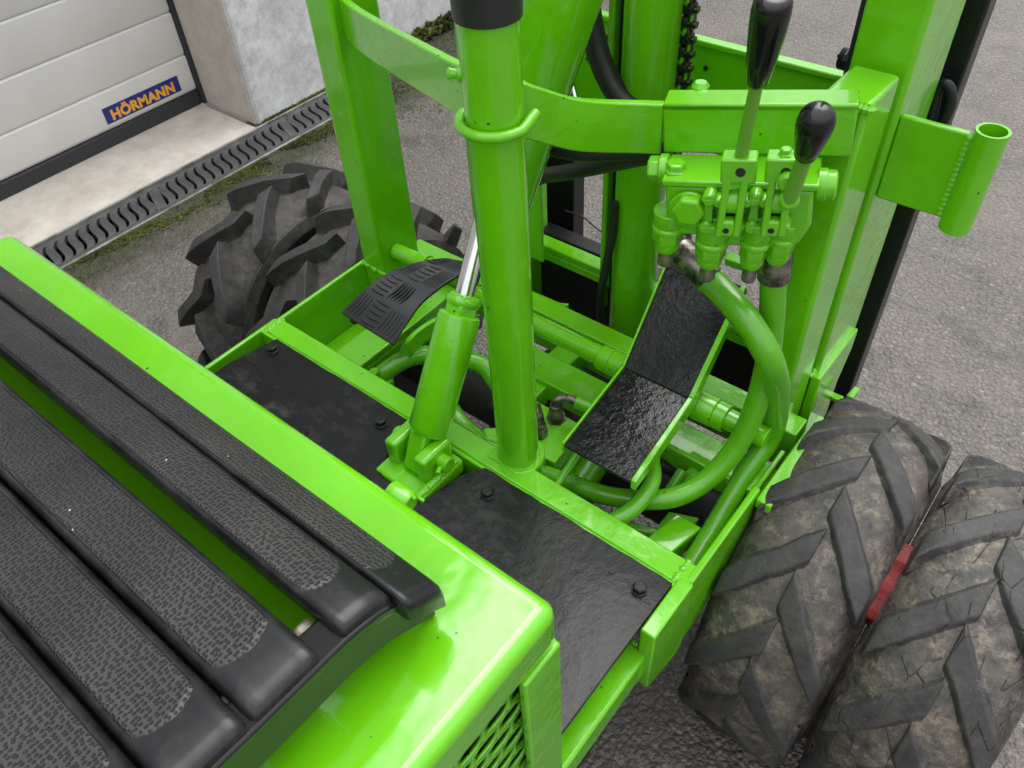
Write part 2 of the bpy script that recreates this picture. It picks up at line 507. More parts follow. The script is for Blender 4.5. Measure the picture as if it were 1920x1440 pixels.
def bar_mesh(x0, x1, w_):
    b = MB(); lo, hi = [], []
    k = 10
    for i in range(k + 1):
        t_ = i / k
        x = x0 + (x1 - x0) * t_
        q = 2 * t_ - 1; y = -.020 * (.22 * q + .78 * q ** 3)
        lo.append(V((x, y - w_ / 2, -.022))); hi.append(V((x, y + w_ / 2, -.022)))
    pr_ = []
    rings = []
    for a, c_ in zip(lo, hi):
        rings.append([a, c_, c_ + V((0, 0, .021)), a + V((0, 0, .021))])
    b.rings(rings)
    return b
b0 = bar_mesh(-2.158, -2.052, .0225).build('grate_bar', M['grate'], drain)
base = WORLD[b0.name].copy()
b0.location = V((base.x, .40, base.z)) - WORLD[drain.name]
y = .62
for i in range(1, 38):
    yy = .40 + i * .0325
    if i % 15 == 0:                       # closed web where two grate lengths meet
        continue
    clone(b0, drain, (base.x, yy, base.z))
b = MB()
for i in (15, 30):
    b = MB(); b.prism([V((-2.158, .40 + i * .0325 + .004, -.022)), V((-2.158, .40 + i * .0325 + .036, -.022)), V((-2.052, .40 + i * .0325 - .004, -.022)), V((-2.052, .40 + i * .0325 - .036, -.022))], (0, 0, .021))
    b.build('grate_web', M['grate'], drain, bevel=.002)

# ------------------------------------------------------------------ garage door and wall
door = tag(empty('garage_door', (-2.48, .2, 0)), 'white ribbed sectional garage door with grey bottom seal and a blue sticker', 'garage door')
XD = -2.477
z = .053
heights = [(.053, .169)] + [(.169 + .134 * i, .169 + .134 * (i + 1)) for i in range(15)]
for z0, z1 in heights:
    b = MB()
    prof = [(XD - .02, z0 + .0008), (XD - .007, z0 + .0008), (XD - .0035, z0 + .006), (XD, z0 + .0125), (XD, z1 - .0035), (XD - .007, z1 - .0006), (XD - .02, z1 - .0006)]
    b.prism([V((x, -1.3, z_)) for x, z_ in prof], (0, 2.615, 0))
    b.build('door_panel', M['door'], door, bevel=.0015)
b = MB(); b.box(XD - .02, XD + .002, -1.3, 1.316, .004, .051)
b.build('bottom_seal', M['seal'], door, bevel=.004)
b = MB(); b.box(XD - .03, XD + .012, 1.3165, 1.334, .004, 2.25)
b.build('side_seal', M['seal'], door, bevel=.003)
st0, st1 = at(190, 208, x=XD), at(335, 150, x=XD)
ys0, ys1 = .990, 1.262
zs0, zs1 = .0725, .1225
b = MB(); b.box(XD + .0004, XD + .0012, ys0, ys1, zs0, zs1)
stk = b.build('sticker', M['stickerblue'], door)
cu = bpy.data.curves.new('lettering', 'FONT'); cu.body = 'HÖRMANN'; cu.size = .040; cu.align_x = 'CENTER'; cu.align_y = 'CENTER'
cu.offset = .0019; cu.extrude = .0002; cu.space_character = 1.06
to = bpy.data.objects.new('tmp_text', cu); sc.collection.objects.link(to)
dg = bpy.context.evaluated_depsgraph_get()
me = bpy.data.meshes.new_from_object(to.evaluated_get(dg))
bpy.data.objects.remove(to)
xs = [v.co.x for v in me.vertices]; ysv = [v.co.y for v in me.vertices]
cx, cy = (max(xs) + min(xs)) / 2, (max(ysv) + min(ysv)) / 2
sxx = .228 / (max(xs) - min(xs)); syy = .040 / (max(ysv) - min(ysv))
for v in me.vertices:
    p = v.co.copy()
    v.co = (p.z + .0004, (p.x - cx) * sxx, (p.y - cy) * syy)
me.materials.clear(); me.materials.append(M['stickeryellow'])
lt = bpy.data.objects.new('lettering', me); sc.collection.objects.link(lt)
set_parent(lt, stk, (XD + .0014, (ys0 + ys1) / 2, (zs0 + zs1) / 2))

wall = empty('house_wall', (-2.3, 1.3, 0))
tag(wall, 'weathered whitewashed house wall with a bare concrete jamb beside the garage door', 'wall')
XW = -2.206
b = MB()
b.box(-2.75, XW, 1.335, 4.2, -.05, 5.3)
b.box(-2.75, XW, -7, -1.32, -.05, 5.3)
b.box(-2.75, XW, -1.32, 1.335, 2.2, 5.3)
b.build('wall_face', M['wall'], wall, bevel=.012, seg=3)
b = MB(); b.box(-2.62, XW - .006, 1.3295, 1.3345, .0, 2.199)
b.build('jamb', M['jamb'], wall)

# moss and weeds: one mass along the drain edge and the wall foot
b = MB()
def clump(p, r):
    for k in range(5):
        a = random.uniform(0, 6.28); e = random.uniform(.2, 1.4)
        d = V((math.cos(a) * math.cos(e), math.sin(a) * math.cos(e), math.sin(e))) * r * random.uniform(.6, 1.3)
        s_ = V((-math.sin(a), math.cos(a), 0)) * r * .45
        v = [b.bm.verts.new(p + q) for q in (-s_, s_, d + s_ * .3, d - s_ * .3)]
        b.face(v)
for i in range(5200):
    yy = random.uniform(.55, 1.75)
    d = abs(random.gauss(0, .032))
    nn = noise.noise(V((yy * 5, d * 12, 3)))
    if nn < -.05 or d > .1: continue
    clump(V((-2.018 + d, yy, 0)), random.uniform(.0025, .006))
for i in range(2200):
    yy = random.uniform(1.35, 2.6)
    xx = XW + abs(random.gauss(0, .012))
    clump(V((xx, yy, 0)), random.uniform(.003, .007))
for i in range(1500):
    xx = random.gauss(-1.93, .10); yy = random.gauss(1.82, .12)
    if noise.noise(V((xx * 7, yy * 7, 1))) < .0 or xx < XW: continue
    clump(V((xx, yy, 0)), random.uniform(.002, .005))
for i in range(700):                       # taller weeds at the foot of the wall
    yy = random.choice((random.gauss(1.98, .06), random.gauss(2.13, .07), random.gauss(2.3, .06))); xx = XW + abs(random.gauss(0, .02))
    clump(V((xx, yy, random.uniform(0, .03))), random.uniform(.008, .024))
tag(b.build('moss', M['moss'], smooth_=False), 'green moss and small weeds growing along the drain edge and wall foot', 'moss', kind='stuff')

# ------------------------------------------------------------------ the machine
fl = empty('forklift', (-.51, .45, 0))
tag(fl, 'bright green compact forklift with black slatted seat, hand levers and twin front tyres', 'forklift')
G = M['green']
ZD = .475                                       # deck level

# --- frame
def part(name, mb, mat=G, bevel=.0022, parent=None, **k):
    return mb.build(name, mat, parent or fl, bevel=bevel, **k)

b = MB(); b.box(-.868, -.165, .436, .467, ZD - .006, ZD + .001); b.box(-.868, -.165, .430, .436, ZD - .075, ZD + .0005)
part('front_bar', b)
b = MB(); b.box(-.873, -.866, .30, .462, ZD - .07, ZD + .001)
b.prism([(-.868, .44, .21), (-.868, .73, .21), (-.868, .73, ZD + .002), (-.868, .44, ZD + .002)], (.007, 0, 0))
b.box(-.861, -.80, .44, .73, .372, .380)
part('side_rail', b)
b = MB()
b.prism([(-.178, .446, .44), (-.178, .70, .44), (-.178, .70, .36), (-.178, .446, .34)], (.0070, 0, 0))
b.prism([(-.1775, .367, ZD + .0015), (-.1775, .445, ZD + .0015), (-.1775, .445, .340), (-.1775, .43, .335), (-.1775, .367, .36)], (.0175, 0, 0))
b.prism([(-.1705, .445, ZD + .0015), (-.1705, .60, ZD + .0015), (-.1705, .62, .42), (-.1705, .62, .36), (-.1705, .445, .34)], (.0085, 0, 0))
part('side_rail', b)
b = MB()
b.prism([(-.1615, .590, .452), (-.1615, .590, .468), (-.1615, .722, .468), (-.1615, .722, .42), (-.1615, .64, .445)], (.019, 0, 0))
part('side_rail', b)
b = MB(); b.box(-.215, -.167, -.3, .372, .385, .428)
part('chassis_tube', b, bevel=.004)
b = MB(); b.box(-.852, -.80, -.3, .372, .385, .428)
part('chassis_tube', b, bevel=.004)
b = MB(); b.box(-.56, -.17, .626, .676, .395, .430)
part('cross_beam', b)
b = MB(); b.box(-.86, -.17, .722, .756, .38, .450)
b.prism([at(987, 547, y=.757), at(1045, 572, y=.757), at(1062, 573, y=.757), at(1062, 600, y=.757), at(987, 575, y=.757)], (0, .008, 0))
part('cross_beam', b)
b = MB(); b.box(-.535, -.495, .585, .722, .385, .42)
part('cross_beam', b)
b = MB(); b.box(-.80, -.745, .455, .72, .405, .418); b.box(-.752, -.745, .455, .72, .36, .405)
part('chassis_ledge', b)
b = MB()
b.obox((-.262, .46, .375), (.035, 0, 0), (.02, .10, 0), (0, 0, .03))
b.prism([(-.262, .535, .33), (-.225, .55, .33), (-.225, .595, .33), (-.262, .58, .33)], (0, 0, .04))
b.obox((-.272, .60, .385), (.014, 0, 0), (.03, .085, .03), (0, 0, .02))
part('chassis_bracket', b)

def weld(p0_, p1_, nrm, r=.0042, parent=None):
    b = MB(); p0_, p1_ = V(p0_), V(p1_); nrm = V(nrm)
    n_ = max(3, int((p1_ - p0_).length / (r * 1.1)))
    for i in range(n_ + 1):
        q = p0_.lerp(p1_, i / n_) + V([random.uniform(-.0011, .0011) for _ in range(3)])
        k = r * random.uniform(.75, 1.25)
        b.lathe(q, nrm + V([random.uniform(-.25, .25) for _ in range(3)]), [(-k * .6, k), (k * .1, k * .92), (k * .45, k * .55), (k * .55, .0003)], 8)
    o = b.build('weld_bead', G, parent or fl); o['kind'] = 'stuff'; return o
weld((-.1795, .437, ZD + .0005), (-.1795, .466, ZD + .0005), (0, 0, 1), .0035)
weld((-.860, .437, ZD), (-.860, .466, ZD), (0, 0, 1), .0035)
weld((-.862, .632, ZD + .001), (-.815, .632, ZD - .002), (0, -1, .6))
weld((-.813, .633, .46), (-.813, .71, .46), (1, 0, .6))
weld((-.1895, .785, .497), (-.1895, .905, .497), (.7, 0, 1), .0045)
weld((-.235, .704, .46), (-.19, .704, .46), (0, -1, .5))
weld((-.2150, .3735, .428), (-.178, .3735, .428), (0, -.6, 1), .0035)

# --- black deck plate with notch, and its bolts
b = MB()
out = [(-.848, -.10), (-.174, -.10), (-.174, .418), (-.177, .4325), (-.452, .4325), (-.459, .405), (-.470, .347), (-.530, .347), (-.566, .405), (-.570, .4325), (-.846, .4325), (-.848, .36)]
# walk along the front edge so it is slightly ragged like the hand cut plate
def ragged(a, c, n_, amp):
    r_ = []
    for i in range(n_):
        t_ = i / n_
        r_.append((a[0] + (c[0] - a[0]) * t_, a[1] + (c[1] - a[1]) * t_ + random.uniform(-amp, amp)))
    return r_
poly = [(-.848, -.10), (-.1785, -.10), (-.1785, .367), (-.1785, .4325)] + ragged((-.182, .4325), (-.452, .4325), 22, .0007) + [(-.456, .405), (-.466, .347), (-.532, .347), (-.567, .400)] + ragged((-.569, .4325), (-.846, .4325), 20, .0007) + [(-.848, .36)]
b.prism([V((x, y_, ZD - .004)) for x, y_ in poly], (0, 0, .0065))
deck = part('deck_plate', b, M['deck'], bevel=.0008)
for i, (x, y_) in enumerate(((-.817, .413), (-.593, .407), (-.411, .403), (-.202, .404))):
    if i == 0:
        bb = MB(); bb.hexbolt((x, y_, ZD + .0022), (0, 0, 1), .0078, .009)
        bolt0 = bb.build('deck_bolt', M['blackmetal'], deck, bevel=.0006)
        bz = WORLD[bolt0.name].z
    else:
        o = clone(bolt0, deck, (x, y_, bz)); o.rotation_euler.z = random.uniform(0, 1)
for i in range(1):
    bb = MB(); bb.lathe((at(1147, 1072, z=ZD + .002)), (0, 0, 1), [(0, .004), (.0015, .0035)], 12)
    bb.build('deck_plug', M['blackmetal'], deck)

# --- hood (seat pan) with rounded rim, body below, perforated side panel
HX0, HX1, HY1, HZ = -.853, -.154, .203, .790
b = MB(); b.box(HX0, HX1, -.70, HY1, HZ - .047, HZ)
hood = b.build('hood', M['hood'], fl, bevel=.011, seg=5)
b = MB(); b.box(-.845, -.168, -.68, .185, ZD + .004, HZ - .05); b.box(-.79, -.22, -.68, .36, .10, ZD - .006)  # lower box: unseen belly added to block light and darken the ground
b.build('engine_bay_and_shade_block', M['dark'], fl, bevel=.003)
b = MB(); b.box(HX0 + .002, HX1 - .002, HY1 - .018, HY1 - .001, ZD + .003, HZ - .0475)
part('front_panel', b)
b = MB(); b.box(HX1 - .006, HX1 + .001, .163, HY1 - .0012, ZD - .2, HZ - .0485)
part('corner_post', b)
# perforated panel: real obround holes
b = MB()
x0 = HX1 - .0105
PY, PZ, L_, H_ = .02645, .0205, .0225, .0148
def hole_cell(cy, cz, w_, h_):
    n_ = 16; inn, outr = [], []
    for i in range(n_):
        a = 2 * math.pi * (i + .5) / n_
        ca, sa = math.cos(a), math.sin(a)
        rr = H_ / 2; ex = (L_ - H_) / 2
        inn.append((cy + math.copysign(ex, ca) + rr * ca, cz + rr * sa))
        k = max(abs(ca) / (w_ / 2), abs(sa) / (h_ / 2))
        outr.append((cy + ca / k, cz + sa / k))
    vi = [b.bm.verts.new((x0, *p)) for p in inn]; vo = [b.bm.verts.new((x0, *p)) for p in outr]
    cor = {}
    for sy in (-1, 1):
        for sz in (-1, 1): cor[(sy, sz)] = b.bm.verts.new((x0, cy + sy * w_ / 2, cz + sz * h_ / 2))
    for i in range(n_):
        j = (i + 1) % n_
        a0 = 2 * math.pi * (i + .5) / n_; a1 = 2 * math.pi * (j + .5) / n_
        on_y0 = abs(abs(outr[i][0] - cy) - w_ / 2) < 1e-6; on_y1 = abs(abs(outr[j][0] - cy) - w_ / 2) < 1e-6
        if on_y0 != on_y1:
            sy = 1 if max(outr[i][0] - cy, outr[j][0] - cy, key=abs) > 0 else -1
            sz = 1 if max(outr[i][1] - cz, outr[j][1] - cz, key=abs) > 0 else -1
            b.face([vi[i], vo[i], cor[(sy, sz)], vo[j], vi[j]])
        else:
            b.face([vi[i], vo[i], vo[j], vi[j]])
# staggered lattice: every lattice point gets a brick-laid cell of one pitch by half a row
y_lo, y_hi = -.36, .170
row = 0
zc = .7150 + PZ
while zc > .50:
    off = (row % 2) * PY / 2
    k = 0
    yc = .1574 - off + PY
    while yc > y_lo:
        hole_cell(yc, zc, PY, PZ)
        yc -= PY
    zc -= PZ; row += 1
bmesh.ops.remove_doubles(b.bm, verts=b.bm.verts[:], dist=1e-5)
pp = b.build('perforated_panel', G, fl)
bmesh_tmp = None
sm = pp.modifiers.new('thickness', 'SOLIDIFY'); sm.thickness = .0025; sm.offset = 0

# --- slatted seat: convex front edge
def seat_z(y_):
    pts = [(-.45, .880), (-.20, .874), (-.05, .874), (.03, .868), (.085, .866), (.110, .861), (.130, .850), (.153, .834)]
    for (a, za), (c_, zc_) in zip(pts, pts[1:]):
        if a <= y_ <= c_: return za + (zc_ - za) * (y_ - a) / (c_ - a)
    return pts[0][1] if y_ < pts[0][0] else pts[-1][1]
SX0, SX1 = -.80, -.2095
seat = empty('seat', (-.51, -.05, .82)); seat.parent = fl; seat.location = WORLD['seat'] - WORLD['forklift']
def slat(y0, y1, th=.017, crown=.0012, xr=SX1):
    """cross-section strip with rounded edges; dimpled field on top, smooth rim and ends"""
    b = MB()
    ny = 14; xs_ = [SX0, SX0 + .0012, SX0 + .004, SX0 + .010, SX0 + .022] + [SX0 + .022 + (xr - SX0 - .044) * i / 90 for i in range(1, 90)] + [xr - .022, xr - .010, xr - .004, xr - .0012, xr]
    rings = []
    for x in xs_:
        e = min(x - SX0, xr - x)
        dz = -.0045 * (1 - min(1, e / .007)) ** 2
        ins = .002 * (1 - min(1, e / .004)) ** 2
        prof = []
        w_ = y1 - y0
        # top from front edge to rear edge
        tt = [0, .0, .03, .08, .14, .22, .35, .5, .65, .78, .86, .92, .97, 1.0, 1.0]
        hh = [-th, -.006, -.0022, -.0006, 0, -.0006, -.0008, -.0008, -.0008, -.0006, 0, -.0006, -.0022, -.006, -th]
        for q, h in zip(tt, hh):
            yy = y1 - ins - (w_ - 2 * ins) * q
            z_ = seat_z(y0 + (y1 - y0) * (1 - q)) + h + (dz if h > -th else 0) + crown * (1 - (2 * q - 1) ** 2) - crown * .5
            # gentle waviness of the old moulding
            z_ += .0006 * math.sin(x * 21 + y0 * 60)
            prof.append(V((x, yy, z_)))
        rings.append(prof)
    fl_ = b.bm.verts.layers.float.new('field')
    rv = [[b.bm.verts.new(p) for p in r] for r in rings]
    for i, x in enumerate(xs_):
        ex = min(x - SX0, xr - x)
        for j in range(len(rv[0])):
            q = tt[j]
            eq = min(q, 1 - q)
            # rounded-rectangle field: soft at the rims, a little bowed at the ends
            fx = (ex - .026 - .010 * (2 * q - 1) ** 2) / .010
            fq = (eq - .07) / .07
            rv[i][j][fl_] = max(0.0, min(1.0, fx)) * max(0.0, min(1.0, fq)) if 0 < j < len(tt) - 1 else 0.0
    for i in range(len(rv) - 1):
        for j in range(len(rv[0]) - 1):
            f = b.face([rv[i][j], rv[i][j + 1], rv[i + 1][j + 1], rv[i + 1][j]])
        b.face([rv[i][0], rv[i + 1][0], rv[i + 1][-1], rv[i][-1]])
    b.face(rv[0]); b.face(rv[-1])
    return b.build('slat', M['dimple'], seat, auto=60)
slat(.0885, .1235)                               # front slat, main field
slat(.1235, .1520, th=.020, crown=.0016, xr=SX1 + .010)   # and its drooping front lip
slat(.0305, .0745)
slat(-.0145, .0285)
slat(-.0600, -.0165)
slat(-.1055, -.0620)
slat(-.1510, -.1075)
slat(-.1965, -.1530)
for sx in (SX1 - .0065, SX0 - .002):
    b = MB()
    top = []; bot = []
    for i in range(30):
        yy = .150 - .36 * i / 29
        top.append(V((sx, yy, seat_z(yy) - .012))); bot.append(V((sx, yy, max(HZ + .001, seat_z(yy) - .046))))
    b.rings([[t_, t_ + V((.006, 0, 0)), q + V((.006, 0, 0)), q] for t_, q in zip(top, bot)])
    b.build('side_frame', M['plastic'], seat, bevel=.0015)
    b = MB()
    b.rings([[t_ + V((-.014, 0, .004)), t_ + V((.0085, 0, .004)), t_ + V((.0085, 0, -.003)), t_ + V((-.014, 0, -.003))] for t_ in top])
    b.build('side_rim', M['plastic'], seat, bevel=.002)
for yy, s_ in ((.081, 1), (.0300, .5), (-.0150, .5)):
    b = MB(); p = V((SX1 - .020, yy, seat_z(yy) - .018))
    b.obox(p + V((-.010, -.006 * s_, -.012)), (.020, 0, 0), (0, .012 * s_, 0), (0, 0, .016)); b.build('slat_clip', M['oldplastic'], seat, bevel=.003)
b = MB(); b.box(-.77, -.245, -.20, .045, HZ + .001, HZ + .03)
b.build('seat_base', M['dark'], seat, bevel=.004)

# --- hood hinge pin in front of the hood
b = MB(); c0 = at(757, 922, y=.215)
b.lathe(c0 + V((-.012, -.002, -.007)), (1, 0, 0), [(0, .0095), (.016, .0095), (.020, .007)], 24)
c1 = at(782, 932, y=.22); c2 = at(795, 940, y=.222)
b.pipe([c0 + V((.01, 0, 0)), c1, c2], .0016, 8)
part('hinge_pin', b, bevel=.0012)

# --- steering column
CX, CY = -.4215, .4745
b = MB(); b.lathe((CX, CY, ZD - .03), (0, 0, 1), [(0, .0250), (.56, .0250)], 48)
col = part('steering_column', b, M['post'], bevel=0)
b = MB(); b.lathe((CX, CY, 1.0), (0, 0, 1), [(.002, .0252), (.003, .0272), (.05, .0285), (.10, .026), (.14, .024)], 40)
b.build('column_boot', M['rubberhose'], col)
b = MB()
pl = []
for i in range(19):
    a = math.radians(-95 + 185 * i / 18)
    pl.append(V((CX + .0005 + .0325 * math.cos(a), CY + .0325 * math.sin(a), ZD - .05)))
pl = [V((CX - .03, .447, ZD - .05))] + [V((CX + .010, .447, ZD - .05))] + pl[3:] + [V((CX - .025, .5065, ZD - .05))]
b.prism(pl, (0, 0, .0525))
b.build('column_collar', G, col, bevel=.002)
b = MB()
pn = V((CX - .0200, CY - .0150, .958))
b.lathe(pn, (-.80, -.60, 0), [(-.002, .0075), (.002, .007), (.003, .0045), (.007, .0045), (.009, .0055), (.011, .0035)], 14)
b.build('grease_nipple', G, col)
# U-bolt
b = MB()
zu = .918
pts = []
for i in range(15):
    a = math.radians(180 + 180 * i / 14)
    pts.append(V((CX + .0302 * math.cos(a), CY + .0302 * math.sin(a), zu - .001)))
pts = [V((CX - .0302, .545, zu + .006)), V((CX - .0302, .51, zu + .004))] + pts + [at(1006, 211, x=CX + .0295)]
b.pipe(pts, .0047, 12, 3)
b.build('u_bolt', G, col)

# --- flat bar from post to post, bent round the column
tops = [V((-.838, .658, .885)), at(655, 12, z=.888), at(700, 40, z=.895), at(780, 83, z=.912), at(860, 124, z=.928), at(915, 142, z=.936), at(975, 154, z=.937), at(1030, 171, z=.921), at(1080, 186, z=.903), at(1130, 192, z=.890), at(1190, 195, z=.881), at(1246, 197, z=.881)]
tops = smooth(tops, 5)
b = MB()
rings = []
for i, p in enumerate(tops):
    d = (tops[min(i + 1, len(tops) - 1)] - tops[max(i - 1, 0)]); d.z = 0; d.normalize()
    nrm = V((-d.y, d.x, 0))
    hgt = V((0, 0, -.052))
    rings.append([p, p + nrm * .010, p + nrm * .010 + hgt, p + hgt])
b.rings(rings)
part('cross_bar', b, M['brush'], bevel=.0016)

# --- posts
def post(x0, x1, y0, y1, z0, z1, name='mast_post', bevel=.005, mat=None):
    b = MB(); b.box(x0, x1, y0, y1, z0, z1)
    return part(name, b, mat or M['post'], bevel=bevel, seg=3)
post(-.235, -.189, .705, .783, .42, .893, 'frame_post')
b = MB()
for i in range(9):
    p = at(1562 + i * 9, 180 + i * 2.6, z=.893) + V((0, -.001, -.001)); b.lathe(p, (0, 0, 1), [(-.004, .005), (0, .0055), (.0025, .003)], 8)
part('weld_bead', b, bevel=0)
post(-.862, -.815, .633, .713, .40, .905, 'frame_post')
post(-.243, -.184, .795, .925, .30, 1.45)
post(-.770, -.715, .795, .925, .30, 1.45)
b = MB(); b.box(-.2475, -.2435, .80, .915, .45, 1.45)
b.build('wear_strip', M['blackmetal'], fl)
# foot gussets at the right post
b = MB()
g0, g1, g2, g3 = at(1536, 680, x=-.178), at(1585, 625, x=-.178), at(1567, 700, x=-.178), at(1500, 820, x=-.178)
b.prism([(-.1895, .785, .495), (-.1895, .905, .495), (-.1895, .905, .46), (-.1895, .85, .33), (-.1895, .785, .33)], (.013, 0, 0))
b.box(-.189, -.150, .80, .845, .36, .375)
part('post_gusset', b)
b = MB()
f0, f1 = at(1545, 738, y=.88), at(1577, 752, y=.88)
b.obox(f0, f1 - f0, (0, .012, 0), (0, 0, -.008))
f2, f3 = at(1587, 740, y=.90), at(1602, 722, y=.93)
b.obox(f2, f3 - f2, (.010, 0, 0), (0, 0, -.010))
part('fork_stop', b)

# --- bracket plate with open tube socket on the tall post
b = MB()
zt = .848
b.prism([(-.184, .803, zt - .003), (-.118, .803, zt - .003), (-.118, .803, .752), (-.184, .803, .752)], (0, .008, 0))
brk = part('socket_bracket', b)
b = MB()
b.lathe((-.1015, .807, .744), (0, 0, 1), [(0, .0153), (.108, .0153), (.108, .0126), (.03, .0126), (.03, .001)], 32, cap=False)
b.build('tube_socket', G, brk, bevel=0, auto=30)
b = MB()
for i in range(16):
    b.lathe((-.1185 + random.uniform(-.0006, .0006), .8025, .757 + i * .0056), (.1, -1, .2), [(-.003, .0042), (.0004, .0038), (.0016, .0016)], 8)
b.build('weld_bead', G, brk)
b = MB()
for i in range(5):
    b.lathe((-.1015 + random.uniform(-.009, .009), .807 + random.uniform(-.009, .009), .775), (random.uniform(-.1, .1), random.uniform(-.1, .1), 1), [(0, .004), (.05 + random.uniform(-.01, .012), .003)], 7)
b.build('rust_debris', M['steel'], brk)
b = MB()
for u_, v_ in ((1597, 630),):
    pass
# --- black inner rails of the fork carriage
def rail(x0, x1):
    b = MB()
    b.box(x0, x1, .975, 1.01, .12, 1.25)
    b.box(x0, x0 + .008, .95, .975, .12, 1.25)
    return b.build('carriage_rail', M['blackmetal'], fl, bevel=.003)
rail(-.255, -.172)
rail(-.79, -.700)
b = MB()
pts = [at(1742, 232, y=.955), at(1750, 205, y=.955), at(1757, 172, y=.955), at(1768, 156, y=.955), at(1780, 165, y=.955), at(1783, 190, y=.955), at(1772, 222, y=.955), at(1762, 240, y=.955)]
b.pipe(pts, .0062, 12, 5)
b.build('hook_pin', M['blackmetal'], fl)

# --- fork carriage plate and lower mast cross members
b = MB(); b.box(-.80, -.27, .952, .960, .66, .793); b.box(-.80, -.27, .944, .960, .793, .801)
b.box(-.80, -.27, .944, .960, .652, .66)
part('carriage_plate', b, M['green'])
b = MB()
for u_, v_ in ((1138, 70), (1139, 85), (1140, 102), (1102, 110), (1323, 128)):
    p = at(u_, v_, y=.9515); b.lathe(p, (0, -1, 0), [(-.001, .0035), (.0012, .003)], 10)
b.build('carriage_hole', M['dark'], fl)
b = MB(); b.box(-.80, -.24, .84, .866, .455, .468); b.box(-.80, -.24, .84, .846, .44, .455)
part('cross_beam', b)
b = MB(); b.box(-.80, -.24, .90, .93, .20, .44)
part('mast_plate', b, M['blackmetal'])  # black here puts the shade of the dark gap into the plate's colour
b = MB(); b.lathe((-.488, .836, .36), (0, 0, 1), [(0, .034), (.8, .034), (.8, .02), (1.2, .02)], 40)
part('lift_cylinder', b, M['post'], bevel=0)
b = MB(); b.box(-.535, -.524, .84, .86, .40, 1.3)
b.build('guide_strip', M['blackmetal'], fl, bevel=.001)
b = MB(); b.box(-.546, -.537, .83, .86, .40, 1.3)
part('guide_strip', b)

# --- leaf chain beside the lift cylinder
ch = empty('chain', (-.452, .85, .76)); ch.parent = fl; ch.location = WORLD['chain'] - WORLD['forklift']
def link_mesh(p, xo, w_):
    b = MB(); n_ = 16
    prof = []
    for i in range(n_):
        a = 2 * math.pi * i / n_
        yy = .0072 * math.cos(a); zz = .0085 * math.sin(a)
        zz += math.copysign(.0085, math.sin(a)) if abs(math.sin(a)) > .01 else 0
        yy *= .78 + .22 * min(1, abs(zz) / .012)
        prof.append(p + V((xo, yy, zz)))
    b.prism(prof, (w_, 0, 0)); return b
l0 = link_mesh(V((-.452, .85, .70)), -.010, .0035).build('link', M['chain'], ch, bevel=.001)
l1 = link_mesh(V((-.452, .85, .70)), .0065, .0035).build('link', M['chain'], ch, bevel=.001)
l2 = link_mesh(V((-.452, .85, .70)), -.004, .008).build('link', M['chain'], ch, bevel=.001)
bb = MB(); bb.cyl((-.465, .85, .7085), (-.438, .85, .7085), .0042, seg=14); pin0 = bb.build('pin', M['chain'], ch)
w0, w1, w2, wp = (WORLD[o.name].copy() for o in (l0, l1, l2, pin0))
for i in range(14):
    dz = V((0, 0, (i + 1) * .017))
    for o, w_ in (((l0, w0), (l1, w1)) if i % 2 else ((l2, w2),)):
        clone(o, ch, w_ + dz)
    clone(pin0, ch, wp + dz)

# --- leaning tube behind the column, with chrome rod beside it
b = MB()
pb, pt = at(948, 372, y=.640), at(1043, -40, y=.700)
b.lathe(pb, pt - pb, [(0, .028), (0, .0335), ((pt - pb).length, .0525)], 48)
tube = part('tilt_arm', b, M['hood'], bevel=.001)
b = MB(); b.box(-.668, -.632, .80, .806, .47, .80)
part('guide_plate', b)
b = MB(); b.cyl(at(1078, 195, y=.72), at(1062, 130, y=.74), .0055)
b.build('chrome_rod', M['chrome'], fl)

# --- tilt cylinder with clevis bracket
tc0, tc1 = at(806, 800, y=.415), at(863, 585, y=.500)
ax = (tc1 - tc0).normalized()
b = MB()
ln = (tc1 - tc0).length
b.lathe(tc0 - ax * .012, ax, [(0, .012), (.004, .021), (.012, .0255), (ln + .005, .0255), (ln + .009, .0245), (ln + .011, .021)], 40)
tc = part('tilt_cylinder', b, bevel=0)
b = MB(); b.lathe(tc1, ax, [(-.002, .0205), (.020, .0205), (.022, .019)], 6)
b.build('gland_nut', G, tc, bevel=.0015)
b = MB(); b.lathe(tc1 + ax * .008, ax, [(0, .0190), (.004, .021), (.009, .0205), (.012, .018)], 18)
b.build('weld_bead', G, tc)
b = MB(); b.lathe(tc1 + ax * .018, ax, [(0, .0122), (.26, .0122)], 32)
b.build('rod', M['chrome'], tc)
b = MB()
p = tc0 - ax * .006
u_ = V((1, 0, 0))
side = ax.cross(u_).normalized()
b.prism([p - u_ * .014 + side * .019, p - u_ * .014 - side * .019, p - u_ * .014 - side * .015 - ax * .050, p - u_ * .014 + side * .013 - ax * .055], u_ * .024)
b.build('eye', G, tc, bevel=.003)
brx = MB()
for xa in (-.5440, -.4965):
    brx.box(xa, xa + .0185, .370, .420, ZD, ZD + .041)
brx.box(-.547, -.468, .349, .426, ZD - .02, ZD + .0045)
clv = part('clevis_bracket', brx, bevel=.005, seg=3)
b = MB(); b.cyl((-.552, .398, ZD + .022), (-.464, .398, ZD + .022), .0098, seg=28)
b.lathe((-.470, .388, ZD + .024), (.5, -1, .1), [(0, .0032), (.010, .0032), (.010, .0015)], 12)
b.build('clevis_pin', G, clv, bevel=.001)
b = MB()
for i in range(26):
    b.lathe((-.474 + random.uniform(-.001, .001), .352 + i * .0026, ZD + .0045), (1, 0, 1.2), [(-.003, .005), (.002, .0045), (.0042, .002)], 8)
b.build('weld_bead', G, clv)

